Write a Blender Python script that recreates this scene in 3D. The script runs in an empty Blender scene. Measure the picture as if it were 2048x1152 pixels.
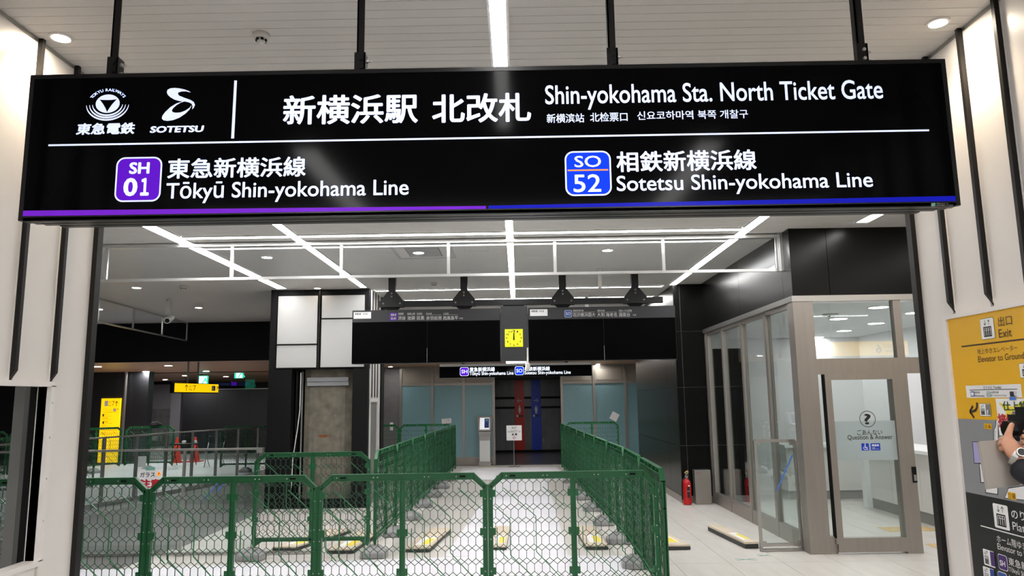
import bpy, bmesh, math, random
from mathutils import Vector, Matrix
random.seed(7)
SC = bpy.context.scene
COL = SC.collection

# ------------------------------------------------------------------ camera
F_PX, CX, CY, EYE = 1480.0, 1024.0, 576.0, 1.6
_f = Vector((1037.0 - CX, 800.0 - CY, F_PX)).normalized()
_r = math.radians(0.85)
_x = Vector((math.cos(_r), -math.sin(_r), 0.0)); _x = (_x - _f * _x.dot(_f)).normalized()
_d = _f.cross(_x)
RW = Matrix((_x, _f, -_d))            # rows: world axes in camera space (x right, y down, z forward)
cam_data = bpy.data.cameras.new('camera')
cam_data.sensor_width = 36.0
cam_data.lens = 36.0 * F_PX / 2048.0
cam_data.clip_start = 0.05
cam = bpy.data.objects.new('camera', cam_data); COL.objects.link(cam)
_rt, _dn, _fw = (Vector((RW[0][i], RW[1][i], RW[2][i])) for i in range(3))
cam.matrix_world = Matrix(((_rt.x, -_dn.x, -_fw.x, 0), (_rt.y, -_dn.y, -_fw.y, 0), (_rt.z, -_dn.z, -_fw.z, EYE), (0, 0, 0, 1)))
SC.camera = cam

def ray(px, py):
    return RW @ Vector((px - CX, py - CY, F_PX))
def at_y(px, py, y):
    r = ray(px, py); return Vector((0, 0, EYE)) + r * (y / r.y)
def at_x(px, py, x):
    r = ray(px, py); return Vector((0, 0, EYE)) + r * (x / r.x)
def at_z(px, py, z):
    r = ray(px, py); return Vector((0, 0, EYE)) + r * ((z - EYE) / r.z)

# ------------------------------------------------------------------ world, exposure
w = bpy.data.worlds.new('world'); SC.world = w; w.use_nodes = True
w.node_tree.nodes['Background'].inputs[0].default_value = (0.9, 0.95, 1.0, 1)
w.node_tree.nodes['Background'].inputs[1].default_value = 0.05
SC.view_settings.view_transform = 'Standard'
SC.view_settings.look = 'None'
SC.view_settings.gamma = 1.0
SC.view_settings.use_curve_mapping = False
SC.view_settings.exposure = 0.12
STRIP = 28.0      # ceiling line lights
SPOT = 160.0       # downlight discs

# ------------------------------------------------------------------ materials
MATS = {}
def srgb(*c):
    return tuple(((v / 255.0) / 12.92 if v / 255.0 <= 0.04045 else ((v / 255.0 + 0.055) / 1.055) ** 2.4) for v in c)
def mat(name, col, rough=0.5, metal=0.0, var=0.0, scale=8.0, bump=0.0, emit=0.0, spec=0.5, stretch=None, trans=0.0, coat=0.0):
    m = bpy.data.materials.new(name); m.use_nodes = True
    nt = m.node_tree; b = nt.nodes['Principled BSDF']
    b.inputs['Base Color'].default_value = (*col, 1)
    b.inputs['Roughness'].default_value = rough
    b.inputs['Metallic'].default_value = metal
    b.inputs['Specular IOR Level'].default_value = spec
    if coat: b.inputs['Coat Weight'].default_value = coat
    if emit:
        b.inputs['Emission Color'].default_value = (*col, 1)
        b.inputs['Emission Strength'].default_value = emit
    if var or bump:
        tc = nt.nodes.new('ShaderNodeTexCoord'); n = nt.nodes.new('ShaderNodeTexNoise')
        n.inputs['Scale'].default_value = scale; n.inputs['Detail'].default_value = 5
        src = tc.outputs['Object']
        if stretch:
            mp = nt.nodes.new('ShaderNodeMapping'); mp.inputs['Scale'].default_value = stretch
            nt.links.new(src, mp.inputs['Vector']); src = mp.outputs['Vector']
        nt.links.new(src, n.inputs['Vector'])
        if var:
            r = nt.nodes.new('ShaderNodeValToRGB')
            r.color_ramp.elements[0].position = 0.3; r.color_ramp.elements[1].position = 0.7
            r.color_ramp.elements[0].color = (*[max(0, c * (1 - var)) for c in col], 1)
            r.color_ramp.elements[1].color = (*[min(1, c * (1 + var)) for c in col], 1)
            nt.links.new(n.outputs['Fac'], r.inputs['Fac']); nt.links.new(r.outputs['Color'], b.inputs['Base Color'])
        if bump:
            bp = nt.nodes.new('ShaderNodeBump'); bp.inputs['Strength'].default_value = bump; bp.inputs['Distance'].default_value = 0.01
            nt.links.new(n.outputs['Fac'], bp.inputs['Height']); nt.links.new(bp.outputs['Normal'], b.inputs['Normal'])
    MATS[name] = m
    return m
def glassmat(name, tint, gloss_rough=0.02, ior=1.5, base=0.0, basecol=(1, 1, 1)):
    """thin pane: fresnel mix of see-through and mirror, optional milky diffuse share"""
    m = bpy.data.materials.new(name); m.use_nodes = True; nt = m.node_tree
    for n in list(nt.nodes): nt.nodes.remove(n)
    o = nt.nodes.new('ShaderNodeOutputMaterial'); t = nt.nodes.new('ShaderNodeBsdfTransparent'); g = nt.nodes.new('ShaderNodeBsdfGlossy')
    fr = nt.nodes.new('ShaderNodeFresnel'); mx = nt.nodes.new('ShaderNodeMixShader')
    t.inputs[0].default_value = (*tint, 1); g.inputs['Roughness'].default_value = gloss_rough
    g.inputs['Color'].default_value = (0.95, 0.97, 1, 1)
    ge = nt.nodes.new('ShaderNodeNewGeometry'); ma = nt.nodes.new('ShaderNodeMath'); ma.operation = 'MULTIPLY_ADD'   # same reflectance on both faces of the pane
    ma.inputs[1].default_value = 1 / ior - ior; ma.inputs[2].default_value = ior
    nt.links.new(ge.outputs['Backfacing'], ma.inputs[0]); nt.links.new(ma.outputs[0], fr.inputs['IOR'])
    first = t.outputs[0]
    if base:
        df = nt.nodes.new('ShaderNodeBsdfDiffuse'); df.inputs[0].default_value = (*basecol, 1)
        tl = nt.nodes.new('ShaderNodeBsdfTranslucent'); tl.inputs[0].default_value = (*basecol, 1)
        ad = nt.nodes.new('ShaderNodeMixShader'); ad.inputs[0].default_value = 0.5
        nt.links.new(df.outputs[0], ad.inputs[1]); nt.links.new(tl.outputs[0], ad.inputs[2])
        m2 = nt.nodes.new('ShaderNodeMixShader'); m2.inputs[0].default_value = base
        nt.links.new(t.outputs[0], m2.inputs[1]); nt.links.new(ad.outputs[0], m2.inputs[2]); first = m2.outputs[0]
    nt.links.new(fr.outputs[0], mx.inputs[0]); nt.links.new(first, mx.inputs[1]); nt.links.new(g.outputs[0], mx.inputs[2])
    nt.links.new(mx.outputs[0], o.inputs[0])
    MATS[name] = m
    return m

mat('ceiling', (0.66, 0.64, 0.61), 0.42, var=0.02, scale=3)
mat('ceiling_gap', (0.24, 0.23, 0.22), 0.8)
mat('white_panel', (0.82, 0.79, 0.76), 0.36, var=0.02, scale=2)
mat('white_trim', (0.84, 0.81, 0.79), 0.4)
mat('black_fin', (0.008, 0.007, 0.0065), 0.45, spec=0.3)
mat('silver_panel', (0.50, 0.497, 0.49), 0.42, var=0.02, scale=2)
mat('black', (0.0035, 0.0035, 0.004), 0.6, spec=0.2)
mat('black_gloss', (0.004, 0.004, 0.005), 0.16)
mat('screen_black', (0.0015, 0.0015, 0.0018), 0.10, spec=0.05)
mat('display_black', (0.0012, 0.0012, 0.0016), 0.4, spec=0.03)
mat('sign_case', (0.005, 0.005, 0.0055), 0.3, spec=0.35)
mat('dark_panel', (0.006, 0.006, 0.0058), 0.26, metal=0.3, spec=0.16, var=0.05, scale=2, stretch=(1, 1, 0.2))
mat('dark_wall', (0.010, 0.0105, 0.013), 0.5, var=0.15, scale=3)
mat('joint', (0.18, 0.18, 0.18), 0.5)
mat('bronze', (0.33, 0.30, 0.275), 0.38, metal=0.7, var=0.04, scale=30, stretch=(1, 1, 0.05))
mat('aluminium', (0.70, 0.70, 0.69), 0.3, metal=0.85)
mat('steel', (0.42, 0.41, 0.39), 0.32, metal=0.9)
mat('steel_grey', (0.20, 0.20, 0.195), 0.5)
mat('bolt', (0.60, 0.59, 0.56), 0.3, metal=0.9)
glassmat('glass', (0.90, 0.94, 0.93))
glassmat('glass_curtain', (0.95, 0.96, 0.97), 0.03)
glassmat('frosted', (0.86, 0.9, 0.9), 0.25, base=0.72, basecol=(0.62, 0.68, 0.69))
mat('teal_pane', srgb(122, 158, 166), 0.22, var=0.07, scale=60)
mat('beige_pane', srgb(150, 143, 134), 0.4)
mat('grey_wall', srgb(112, 110, 112), 0.6, var=0.1, scale=4, stretch=(1, 1, 3))
mat('grey_panel', srgb(134, 132, 138), 0.5)
mat('concrete', (0.16, 0.142, 0.112), 0.85, var=0.28, scale=7, bump=0.35)
mat('concrete_grey', (0.15, 0.15, 0.15), 0.85, var=0.25, scale=4, bump=0.2)
mat('rust', (0.22, 0.08, 0.025), 0.9, var=0.4, scale=20)
mat('tile', (0.61, 0.585, 0.55), 0.34, var=0.06, scale=3, stretch=(3, 0.6, 1))
mat('grout', (0.20, 0.19, 0.18), 0.8)
mat('dark_tile', (0.05, 0.05, 0.06), 0.3, var=0.1)
mat('toilet_wall', (0.12, 0.12, 0.125), 0.3, var=0.3, scale=2.5, stretch=(1, 1, 0.5))
mat('floor_base', (0.30, 0.295, 0.29), 0.5, var=0.08, scale=2)
mat('grey_sheet', (0.15, 0.148, 0.145), 0.5, var=0.12, scale=1.5, stretch=(0.3, 2, 1))
mat('white_sheet', (0.765, 0.765, 0.81), 0.55, var=0.05, scale=2.5, bump=0.25, stretch=(2.5, 0.5, 1))
mat('tactile', (0.62, 0.45, 0.22), 0.6)
mat('wood', (0.36, 0.21, 0.12), 0.45, var=0.15, scale=4, stretch=(0.4, 6, 1))
mat('green', (0.008, 0.115, 0.037), 0.36, var=0.06, scale=20)
mat('green_net', (0.007, 0.062, 0.026), 0.42)
mat('green_net_light', (0.022, 0.17, 0.065), 0.4)
mat('foot', (0.30, 0.30, 0.305), 0.45, var=0.12, scale=14)
mat('carton', (0.62, 0.53, 0.42), 0.6, var=0.05, scale=6)
mat('carton_dark', (0.035, 0.035, 0.037), 0.6)
mat('paper', (0.84, 0.84, 0.86), 0.6)
mat('paper_bright', (0.92, 0.92, 0.92), 0.5)
mat('label_yellow', (0.85, 0.70, 0.06), 0.5)
mat('sign_yellow', srgb(236, 181, 12), 0.4)
mat('sign_yellow_lit', srgb(255, 205, 10), 0.4, emit=0.9)
mat('exit_yellow', srgb(248, 192, 18), 0.4, emit=4.0)
mat('sign_grey', srgb(140, 142, 146), 0.45)
mat('sign_black', srgb(22, 24, 22), 0.4)
mat('ink', (0.012, 0.010, 0.010), 0.5)
mat('ink_brown', srgb(60, 30, 10), 0.5)
mat('ink_red', srgb(190, 25, 45), 0.5)
mat('ink_green', srgb(25, 70, 25), 0.5)
mat('lilac', srgb(170, 165, 215), 0.5)
mat('navy', srgb(40, 70, 150), 0.5)
mat('tape_blue', srgb(70, 120, 205), 0.5)
mat('tape_teal', srgb(120, 175, 160), 0.5)
mat('led_white', srgb(216, 226, 255), 0.4, emit=0.68, spec=0.06)
mat('led_bright', srgb(232, 240, 255), 0.4, emit=1.3, spec=0.06)
mat('led_purple', srgb(95, 22, 200), 0.35, emit=0.42, spec=0.06)
mat('led_violet', srgb(112, 36, 195), 0.35, emit=0.45, spec=0.06)
mat('led_blue', srgb(8, 50, 240), 0.35, emit=0.85, spec=0.06)
mat('led_navy', srgb(20, 25, 170), 0.25, emit=0.5, spec=0.06)
mat('led_orange', srgb(250, 140, 30), 0.4, emit=0.7, spec=0.06)
mat('print_white', srgb(205, 205, 205), 0.5)
mat('print_purple', srgb(70, 40, 110), 0.5)
mat('print_blue', srgb(45, 85, 165), 0.5)
mat('board_grey', (0.04, 0.041, 0.044), 0.5, spec=0.3)
mat('clock_yellow', srgb(225, 225, 15), 0.4, emit=0.35)
mat('gantry', (0.012, 0.012, 0.013), 0.4, spec=0.3)
mat('red_stripe', srgb(190, 30, 22), 0.4)
mat('blue_stripe', srgb(8, 60, 190), 0.4)
mat('red_paint', srgb(190, 20, 25), 0.25)
mat('brass', (0.6, 0.45, 0.2), 0.3, metal=0.9)
mat('cone', srgb(215, 60, 40), 0.5)
mat('strip_light', (1.0, 0.985, 0.97), 0.5, emit=STRIP)
mat('spot_warm', (1.0, 0.86, 0.68), 0.5, emit=SPOT)
mat('spot_white', (1.0, 0.97, 0.93), 0.5, emit=SPOT)
mat('soffit_fill', (1.0, 0.97, 0.93), 0.5, emit=420)
mat('spot_small', (1.0, 0.86, 0.68), 0.5, emit=30)
mat('spot_passage', (1.0, 0.97, 0.95), 0.5, emit=400)
mat('room_light', (1.0, 0.98, 0.96), 0.5, emit=70.0)
mat('exit_green', srgb(60, 215, 170), 0.4, emit=0.9)
mat('exit_white', srgb(215, 250, 250), 0.4, emit=1.2)
mat('room_white', (0.86, 0.86, 0.87), 0.5)
mat('counter', (0.70, 0.685, 0.66), 0.4)
mat('counter_top', (0.88, 0.88, 0.90), 0.3)
mat('kick', (0.25, 0.24, 0.23), 0.5)
mat('plastic_white', (0.72, 0.70, 0.67), 0.45)
mat('kiosk_screen', srgb(235, 238, 245), 0.3, emit=0.5)
mat('skin', srgb(205, 150, 122), 0.45, var=0.05, scale=30)
mat('suit', (0.008, 0.009, 0.014), 0.75, var=0.1, scale=80)
mat('hair', (0.01, 0.008, 0.007), 0.5)
mat('shirt', (0.75, 0.76, 0.78), 0.6)
mat('shoe', (0.01, 0.009, 0.009), 0.25)
mat('folder', srgb(165, 158, 150), 0.4)
mat('cable', (0.09, 0.085, 0.08), 0.5)
mat('vent', (0.5, 0.49, 0.48), 0.5)
mat('vent_dark', (0.10, 0.10, 0.10), 0.7)

# ------------------------------------------------------------------ mesh helpers
ORG = {}
class MB:
    def __init__(s): s.v = []; s.f = []; s.smooth = False
    def box(s, x0, y0, z0, x1, y1, z1):
        x0, x1 = min(x0, x1), max(x0, x1); y0, y1 = min(y0, y1), max(y0, y1); z0, z1 = min(z0, z1), max(z0, z1)
        b = len(s.v)
        s.v += [Vector(p) for p in ((x0, y0, z0), (x1, y0, z0), (x1, y1, z0), (x0, y1, z0), (x0, y0, z1), (x1, y0, z1), (x1, y1, z1), (x0, y1, z1))]
        s.f += [[b + i for i in q] for q in ((0, 3, 2, 1), (4, 5, 6, 7), (0, 1, 5, 4), (1, 2, 6, 5), (2, 3, 7, 6), (3, 0, 4, 7))]
        return s
    def hexa(s, P):                       # 8 corners, bottom 4 then top 4
        b = len(s.v); s.v += [Vector(p) for p in P]
        s.f += [[b + i for i in q] for q in ((0, 3, 2, 1), (4, 5, 6, 7), (0, 1, 5, 4), (1, 2, 6, 5), (2, 3, 7, 6), (3, 0, 4, 7))]
        return s
    def poly(s, pts):
        b = len(s.v); s.v += [Vector(p) for p in pts]; s.f.append(list(range(b, b + len(pts)))); return s
    def prism(s, pts, d):                 # polygon extruded by vector d
        b = len(s.v); n = len(pts); d = Vector(d)
        s.v += [Vector(p) for p in pts] + [Vector(p) + d for p in pts]
        s.f.append([b + i for i in range(n)][::-1]); s.f.append([b + n + i for i in range(n)])
        for i in range(n):
            j = (i + 1) % n; s.f.append([b + i, b + j, b + n + j, b + n + i])
        return s
    def tube(s, p0, p1, r0, r1=None, n=8, caps=True):
        p0, p1 = Vector(p0), Vector(p1); r1 = r0 if r1 is None else r1
        a = (p1 - p0).normalized(); u = a.orthogonal().normalized(); v = a.cross(u); b = len(s.v)
        for p, r in ((p0, r0), (p1, r1)):
            for i in range(n):
                t = 2 * math.pi * i / n; s.v.append(p + u * (r * math.cos(t)) + v * (r * math.sin(t)))
        for i in range(n):
            j = (i + 1) % n; s.f.append([b + i, b + j, b + n + j, b + n + i])
        if caps: s.f.append([b + i for i in range(n)][::-1]); s.f.append([b + n + i for i in range(n)])
        return s
    def path(s, pts, r, n=6):
        for a, c in zip(pts, pts[1:]): s.tube(a, c, r, n=n)
        return s
    def lathe(s, prof, c=(0, 0, 0), n=20):  # profile (r,z) about z
        b = len(s.v); c = Vector(c)
        for r, z in prof:
            for i in range(n):
                t = 2 * math.pi * i / n; s.v.append(c + Vector((r * math.cos(t), r * math.sin(t), z)))
        for k in range(len(prof) - 1):
            for i in range(n):
                j = (i + 1) % n; o = b + k * n; s.f.append([o + i, o + j, o + n + j, o + n + i])
        s.f.append([b + i for i in range(n)][::-1]); s.f.append([b + (len(prof) - 1) * n + i for i in range(n)])
        return s
    def bar(s, p0, p1, wdt, nrm, dep):     # rectangular bar from p0 to p1; width in plane, depth along nrm (centred)
        p0, p1, nrm = Vector(p0), Vector(p1), Vector(nrm).normalized()
        a = (p1 - p0).normalized(); q = a.cross(nrm) * (wdt / 2); h = nrm * (dep / 2)
        return s.hexa([p0 - q - h, p0 + q - h, p0 + q + h, p0 - q + h, p1 - q - h, p1 + q - h, p1 + q + h, p1 - q + h])
    def build(s, name, m, parent=None, world=True):
        me = bpy.data.meshes.new(name)
        o = bpy.data.objects.new(name, me); COL.objects.link(o)
        if parent is not None:
            org = ORG.get(parent, Vector()) if world else Vector()
            o.parent = parent; ORG[o] = ORG.get(parent, Vector())
        else:
            xs = [v.x for v in s.v]; ys = [v.y for v in s.v]; zs = [v.z for v in s.v]
            org = Vector(((min(xs) + max(xs)) / 2, (min(ys) + max(ys)) / 2, min(zs)))
            o.location = org; ORG[o] = org
        me.from_pydata([tuple(v - org) for v in s.v], [], s.f); me.update()
        me.materials.append(MATS[m])
        if s.smooth:
            for p in me.polygons: p.use_smooth = True
        return o
def thing(name, label, cat, loc, rotz=0.0, group=None):
    o = bpy.data.objects.new(name, None); COL.objects.link(o)
    o.empty_display_size = 0.1
    o.location = loc; o.rotation_euler = (0, 0, rotz); ORG[o] = Vector(loc)
    return tag(o, label, cat, group)
def tag(o, label, cat, group=None):
    o['label'] = label; o['category'] = cat
    if group: o['group'] = group
    return o
def struct(o, label=None):
    o['kind'] = 'structure'
    if label: o['label'] = label
    return o
def setting(name, loc=(0, 0, 0), label=None):
    o = bpy.data.objects.new(name, None); COL.objects.link(o); o.location = loc; ORG[o] = Vector(loc); o.empty_display_size = 0.1
    return struct(o, label)
def share(src, name, parent, offset):      # another piece with the same mesh
    c = bpy.data.objects.new(name, src.data); COL.objects.link(c); c.parent = parent; c.location = offset
    return c
def copy_tree(o, parent=None):
    c = o.copy(); COL.objects.link(c)
    if parent is not None: c.parent = parent
    for ch in list(o.children): copy_tree(ch, c)
    return c
def stuff(o): o['kind'] = 'stuff'; return o

# plane frames for lettering: origin, u (right as read), v (up), n (towards reader)
class Plane:
    def __init__(s, o, u, v): s.o, s.u, s.v = Vector(o), Vector(u).normalized(), Vector(v).normalized(); s.n = s.u.cross(s.v)
    def hit(s, p):                          # photo pixel -> (u,v) on this plane
        r = ray(*p); e = Vector((0, 0, EYE)); t = (s.o - e).dot(s.n) / r.dot(s.n); q = e + r * t - s.o
        return q.dot(s.u), q.dot(s.v)
    def p(s, a, b, h=0.0): return s.o + s.u * a + s.v * b + s.n * h
_tc = bpy.data.curves.new('typeset', 'FONT'); _to = bpy.data.objects.new('typeset', _tc)
_ts = bpy.data.scenes.new('typeset'); _ts.collection.objects.link(_to); _tvl = _ts.view_layers[0]
def glyphs(body, bold=0.0, res=3, spacing=1.0):
    """outline of a line of type as a flat mesh; bold thickens it by overlaying shifted copies"""
    _tc.body = body; _tc.size = 1.0; _tc.resolution_u = res; _tc.space_character = spacing
    _tvl.update()
    me = bpy.data.meshes.new_from_object(_to.evaluated_get(_tvl.depsgraph))
    vs = [v.co.copy() for v in me.vertices]; fs = [list(p.vertices) for p in me.polygons]; bpy.data.meshes.remove(me)
    if bold:
        n = len(vs); V2, F2 = [], []
        for k in range(6):
            a = k * math.pi / 3; d = Vector((bold * math.cos(a), bold * math.sin(a), k * .00008))
            F2 += [[i + len(V2) for i in f] for f in fs]; V2 += [v + d for v in vs]
        return V2, F2
    return vs, fs
def text(parent, pl, body, u0, u1, v0, v1, m, bold=0.0, h=0.0015, res=3, shear=0.0, keep=None, spacing=1.0, name='lettering'):
    """fits the ink of the text into a box on the plane (keep='l'/'c' keeps proportions by height)"""
    vs, fs = glyphs(body, bold, res, spacing)
    xs = [v.x for v in vs]; ys = [v.y for v in vs]
    ax, bx, ay, by = min(xs), max(xs), min(ys), max(ys)
    sv = (v1 - v0) / (by - ay); su = (u1 - u0) / (bx - ax)
    if keep: su = sv; u0 = u0 if keep == 'l' else (u0 + u1) / 2 - su * (bx - ax) / 2
    mb = MB()
    for v in vs:
        b = v0 + (v.y - ay) * sv
        mb.v.append(pl.p(u0 + (v.x - ax) * su + (b - v0) * shear, b, h + v.z))
    mb.f = fs
    return mb.build(name, m, parent)
def text_px(parent, pl, body, L, R, B, T, m, **k):
    return text(parent, pl, body, pl.hit(L)[0], pl.hit(R)[0], pl.hit(B)[1], pl.hit(T)[1], m, **k)
def rrect(u0, u1, v0, v1, r, n=5):
    pts = []
    for cx, cy, a in ((u1 - r, v0 + r, -90), (u1 - r, v1 - r, 0), (u0 + r, v1 - r, 90), (u0 + r, v0 + r, 180)):
        for i in range(n + 1):
            t = math.radians(a + 90 * i / n); pts.append((cx + r * math.cos(t), cy + r * math.sin(t)))
    return pts
def decal(parent, pl, pts, m, h=0.001, name='panel_print', thick=0.0):
    mb = MB(); P = [pl.p(a, b, h) for a, b in pts]
    if thick: mb.prism([pl.p(a, b, h - thick) for a, b in pts], pl.n * thick)
    else: mb.poly(P)
    return mb.build(name, m, parent)
def rect(u0, u1, v0, v1): return [(u0, v0), (u1, v0), (u1, v1), (u0, v1)]
def arrow(parent, pl, cu, cv, size, ang, m, h=0.0015, wd=0.12):
    """line arrow pointing along ang (deg, 0 = right, 90 = up)"""
    mb = MB(); a = math.radians(ang); c, s_ = math.cos(a), math.sin(a)
    def seg(x0, y0, x1, y1):
        d = Vector((x1 - x0, y1 - y0)).normalized(); q = Vector((-d.y, d.x)) * wd / 2
        P = [(x0 - q.x, y0 - q.y), (x0 + q.x, y0 + q.y), (x1 + q.x, y1 + q.y), (x1 - q.x, y1 - q.y)]
        mb.poly([pl.p(cu + size * (x * c - y * s_), cv + size * (x * s_ + y * c), h) for x, y in P])
    seg(-0.5, 0, 0.48, 0); seg(0.12, 0.36, 0.52, -0.03); seg(0.12, -0.36, 0.52, 0.03)
    return mb.build('arrow', m, parent)
def lift_icon(parent, pl, u0, u1, v0, v1, extra=None):
    """white pictogram plate: two arrows above a lift car with three figures"""
    W = u1 - u0; Hh = v1 - v0
    e = decal(parent, pl, rrect(u0 - .02 * W, u1 + .02 * W, v0 - .02 * W, v1 + .02 * W, W * .08), 'ink', 0.0008, 'icon_edge')
    decal(parent, pl, rrect(u0, u1, v0, v1, W * .07), 'paper_bright', 0.0014, 'icon_plate')
    if extra: u1 = u0 + W * 0.56
    W2 = u1 - u0
    arrow(parent, pl, u0 + W2 * .36, v0 + Hh * .80, Hh * .24, -90, 'ink', 0.002)
    arrow(parent, pl, u0 + W2 * .64, v0 + Hh * .80, Hh * .24, 90, 'ink', 0.002)
    mb = MB(); a0, a1, b0, b1 = u0 + W2 * .2, u0 + W2 * .8, v0 + Hh * .1, v0 + Hh * .6; t = W2 * .06
    for r in (rect(a0, a1, b0, b0 + t), rect(a0, a1, b1 - t, b1), rect(a0, a0 + t, b0, b1), rect(a1 - t, a1, b0, b1)):
        mb.poly([pl.p(x, y, .002) for x, y in r])
    for k in range(3):
        c = a0 + (a1 - a0) * (.25 + .25 * k); q = W2 * .055
        mb.poly([pl.p(x, y, .002) for x, y in rect(c - q, c + q, b0 + t, b0 + (b1 - b0) * .62)])
        mb.poly([pl.p(c + q * math.cos(i), b0 + (b1 - b0) * .75 + q * math.sin(i), .002) for i in [j * math.pi / 4 for j in range(8)]])
    mb.build('icon_figures', 'ink', parent)
ORD = ['first', 'second', 'third', 'fourth', 'fifth', 'sixth', 'seventh', 'eighth', 'ninth', 'tenth', 'eleventh', 'twelfth', 'thirteenth']
ZC = 3.4                                   # ceiling height
# ================================================================== SETTING
# ---- floor: base slab, grid of tiles, toilet floor
XL, XR = -2.345, 2.24                      # faces of the near passage walls
floor = setting('floor', (0, 0, 0), 'light grey stone tile floor of the concourse')
MB().box(-16, -8, -0.3, 9, 34, -0.006).build('slab', 'floor_base', floor)
TW, TL = 0.5255, 1.255
MB().box(-4.27, 2.4, -0.0058, 7.0, 19.0, -0.005).build('mortar_bed', 'grout', floor)
proto_tile = None
for i in range(-8, 12):
    for j in range(-4, 10):
        x0 = 2.025 + TW * (i - 4); y0 = 7.55 + TL * j
        if x0 < -4.3 or x0 > 6.9 or y0 < 2.3 or y0 > 18.6: continue
        y1 = min(y0 + TL, 19.0) 
        if y1 - y0 < TL - 0.01:
            MB().box(x0 + .002, y0 + .002, -.01, x0 + TW - .002, y1 - .002, 0).build('tile', 'tile', floor); continue
        if proto_tile is None:
            mb = MB().box(.002, .002, -.01, TW - .002, TL - .002, 0); proto_tile = mb.build('tile', 'tile', floor, world=False); proto_tile.location = (x0, y0, 0)
        else: share(proto_tile, 'tile', floor, (x0, y0, 0))
for i in range(6):
    for j in range(7):
        MB().box(-.95 + i * .4, 19.02 + j * .63, -.01, -.953 + (i + 1) * .4, 19.647 + j * .63, 0.0).build('floor_slate', 'dark_tile', floor)
for (x, y) in ((4.35, 9.1), (4.65, 9.1), (4.35, 8.05), (4.65, 8.05)):
    t = MB().box(x, y, 0.0005, x + .29, y + .29, .004)
    for a in range(5):
        for b in range(5): t.lathe([(.014, .004), (.009, .008)], (x + .035 + a * .055, y + .035 + b * .055, 0), 8)
    t.build('tactile_tile', 'tactile', floor)

# ---- ceiling of narrow slats
ceil = setting('ceiling', (0, 0, ZC), 'pale grey ceiling of narrow slats')
MB().box(-16, -8, ZC + .012, 9, 16.4, ZC + .2).build('ceiling_deck', 'ceiling_gap', ceil)
SP = 0.0752
proto_slat = None
for k in range(168):
    y = 2.0 + k * SP
    if proto_slat is None:
        mb = MB(); c = .0018
        mb.prism([(-14, 0, .012), (-14, 0, c), (-14, c, 0), (-14, SP - .0025 - c, 0), (-14, SP - .0025, c), (-14, SP - .0025, .012)], (22, 0, 0))
        proto_slat = mb.build('slat', 'ceiling', ceil, world=False); proto_slat.location = (0, y, 0)
    else: share(proto_slat, 'slat', ceil, (0, y, 0))
MB().box(-14, -8, ZC, 8, 2.0, ZC + .012).build('ceiling_sheet', 'ceiling', ceil)
MB().box(-14, 2 + 168 * SP, ZC, 8, 16.3, ZC + .012).build('ceiling_sheet', 'ceiling', ceil)
# square grille set into the inner ceiling, with an access panel beside it
vb = MB()
for a in (-1.49, -.80): vb.box(a, 8.46, ZC - .004, a + .04, 9.26, ZC + .01)
for a in (8.46, 9.22): vb.box(-1.49, a, ZC - .004, -.76, a + .04, ZC + .01)
vent = tag(vb.build('ceiling_vent', 'vent'), 'square grey air grille framed in the inner ceiling near a downlight', 'vent')
for k in range(24):
    MB().box(-1.32, 8.60 + k * .022, ZC - .006, -.93, 8.612 + k * .022, ZC - .001).build('louvre', 'vent', vent)
MB().box(-1.33, 8.59, ZC - .001, -.92, 9.13, ZC + .001).build('backing', 'vent_dark', vent)
ap = MB()
for a in (-.62, -.06 - .28): ap.box(a, 8.5, ZC - .002, a + .006, 8.85, ZC + .002)
for a in (8.5, 8.85): ap.box(-.62, a, ZC - .002, -.334, a + .006, ZC + .002)
tag(ap.build('access_panel', 'vent'), 'thin outlined access panel in the ceiling right of the air grille', 'access panel')

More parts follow.
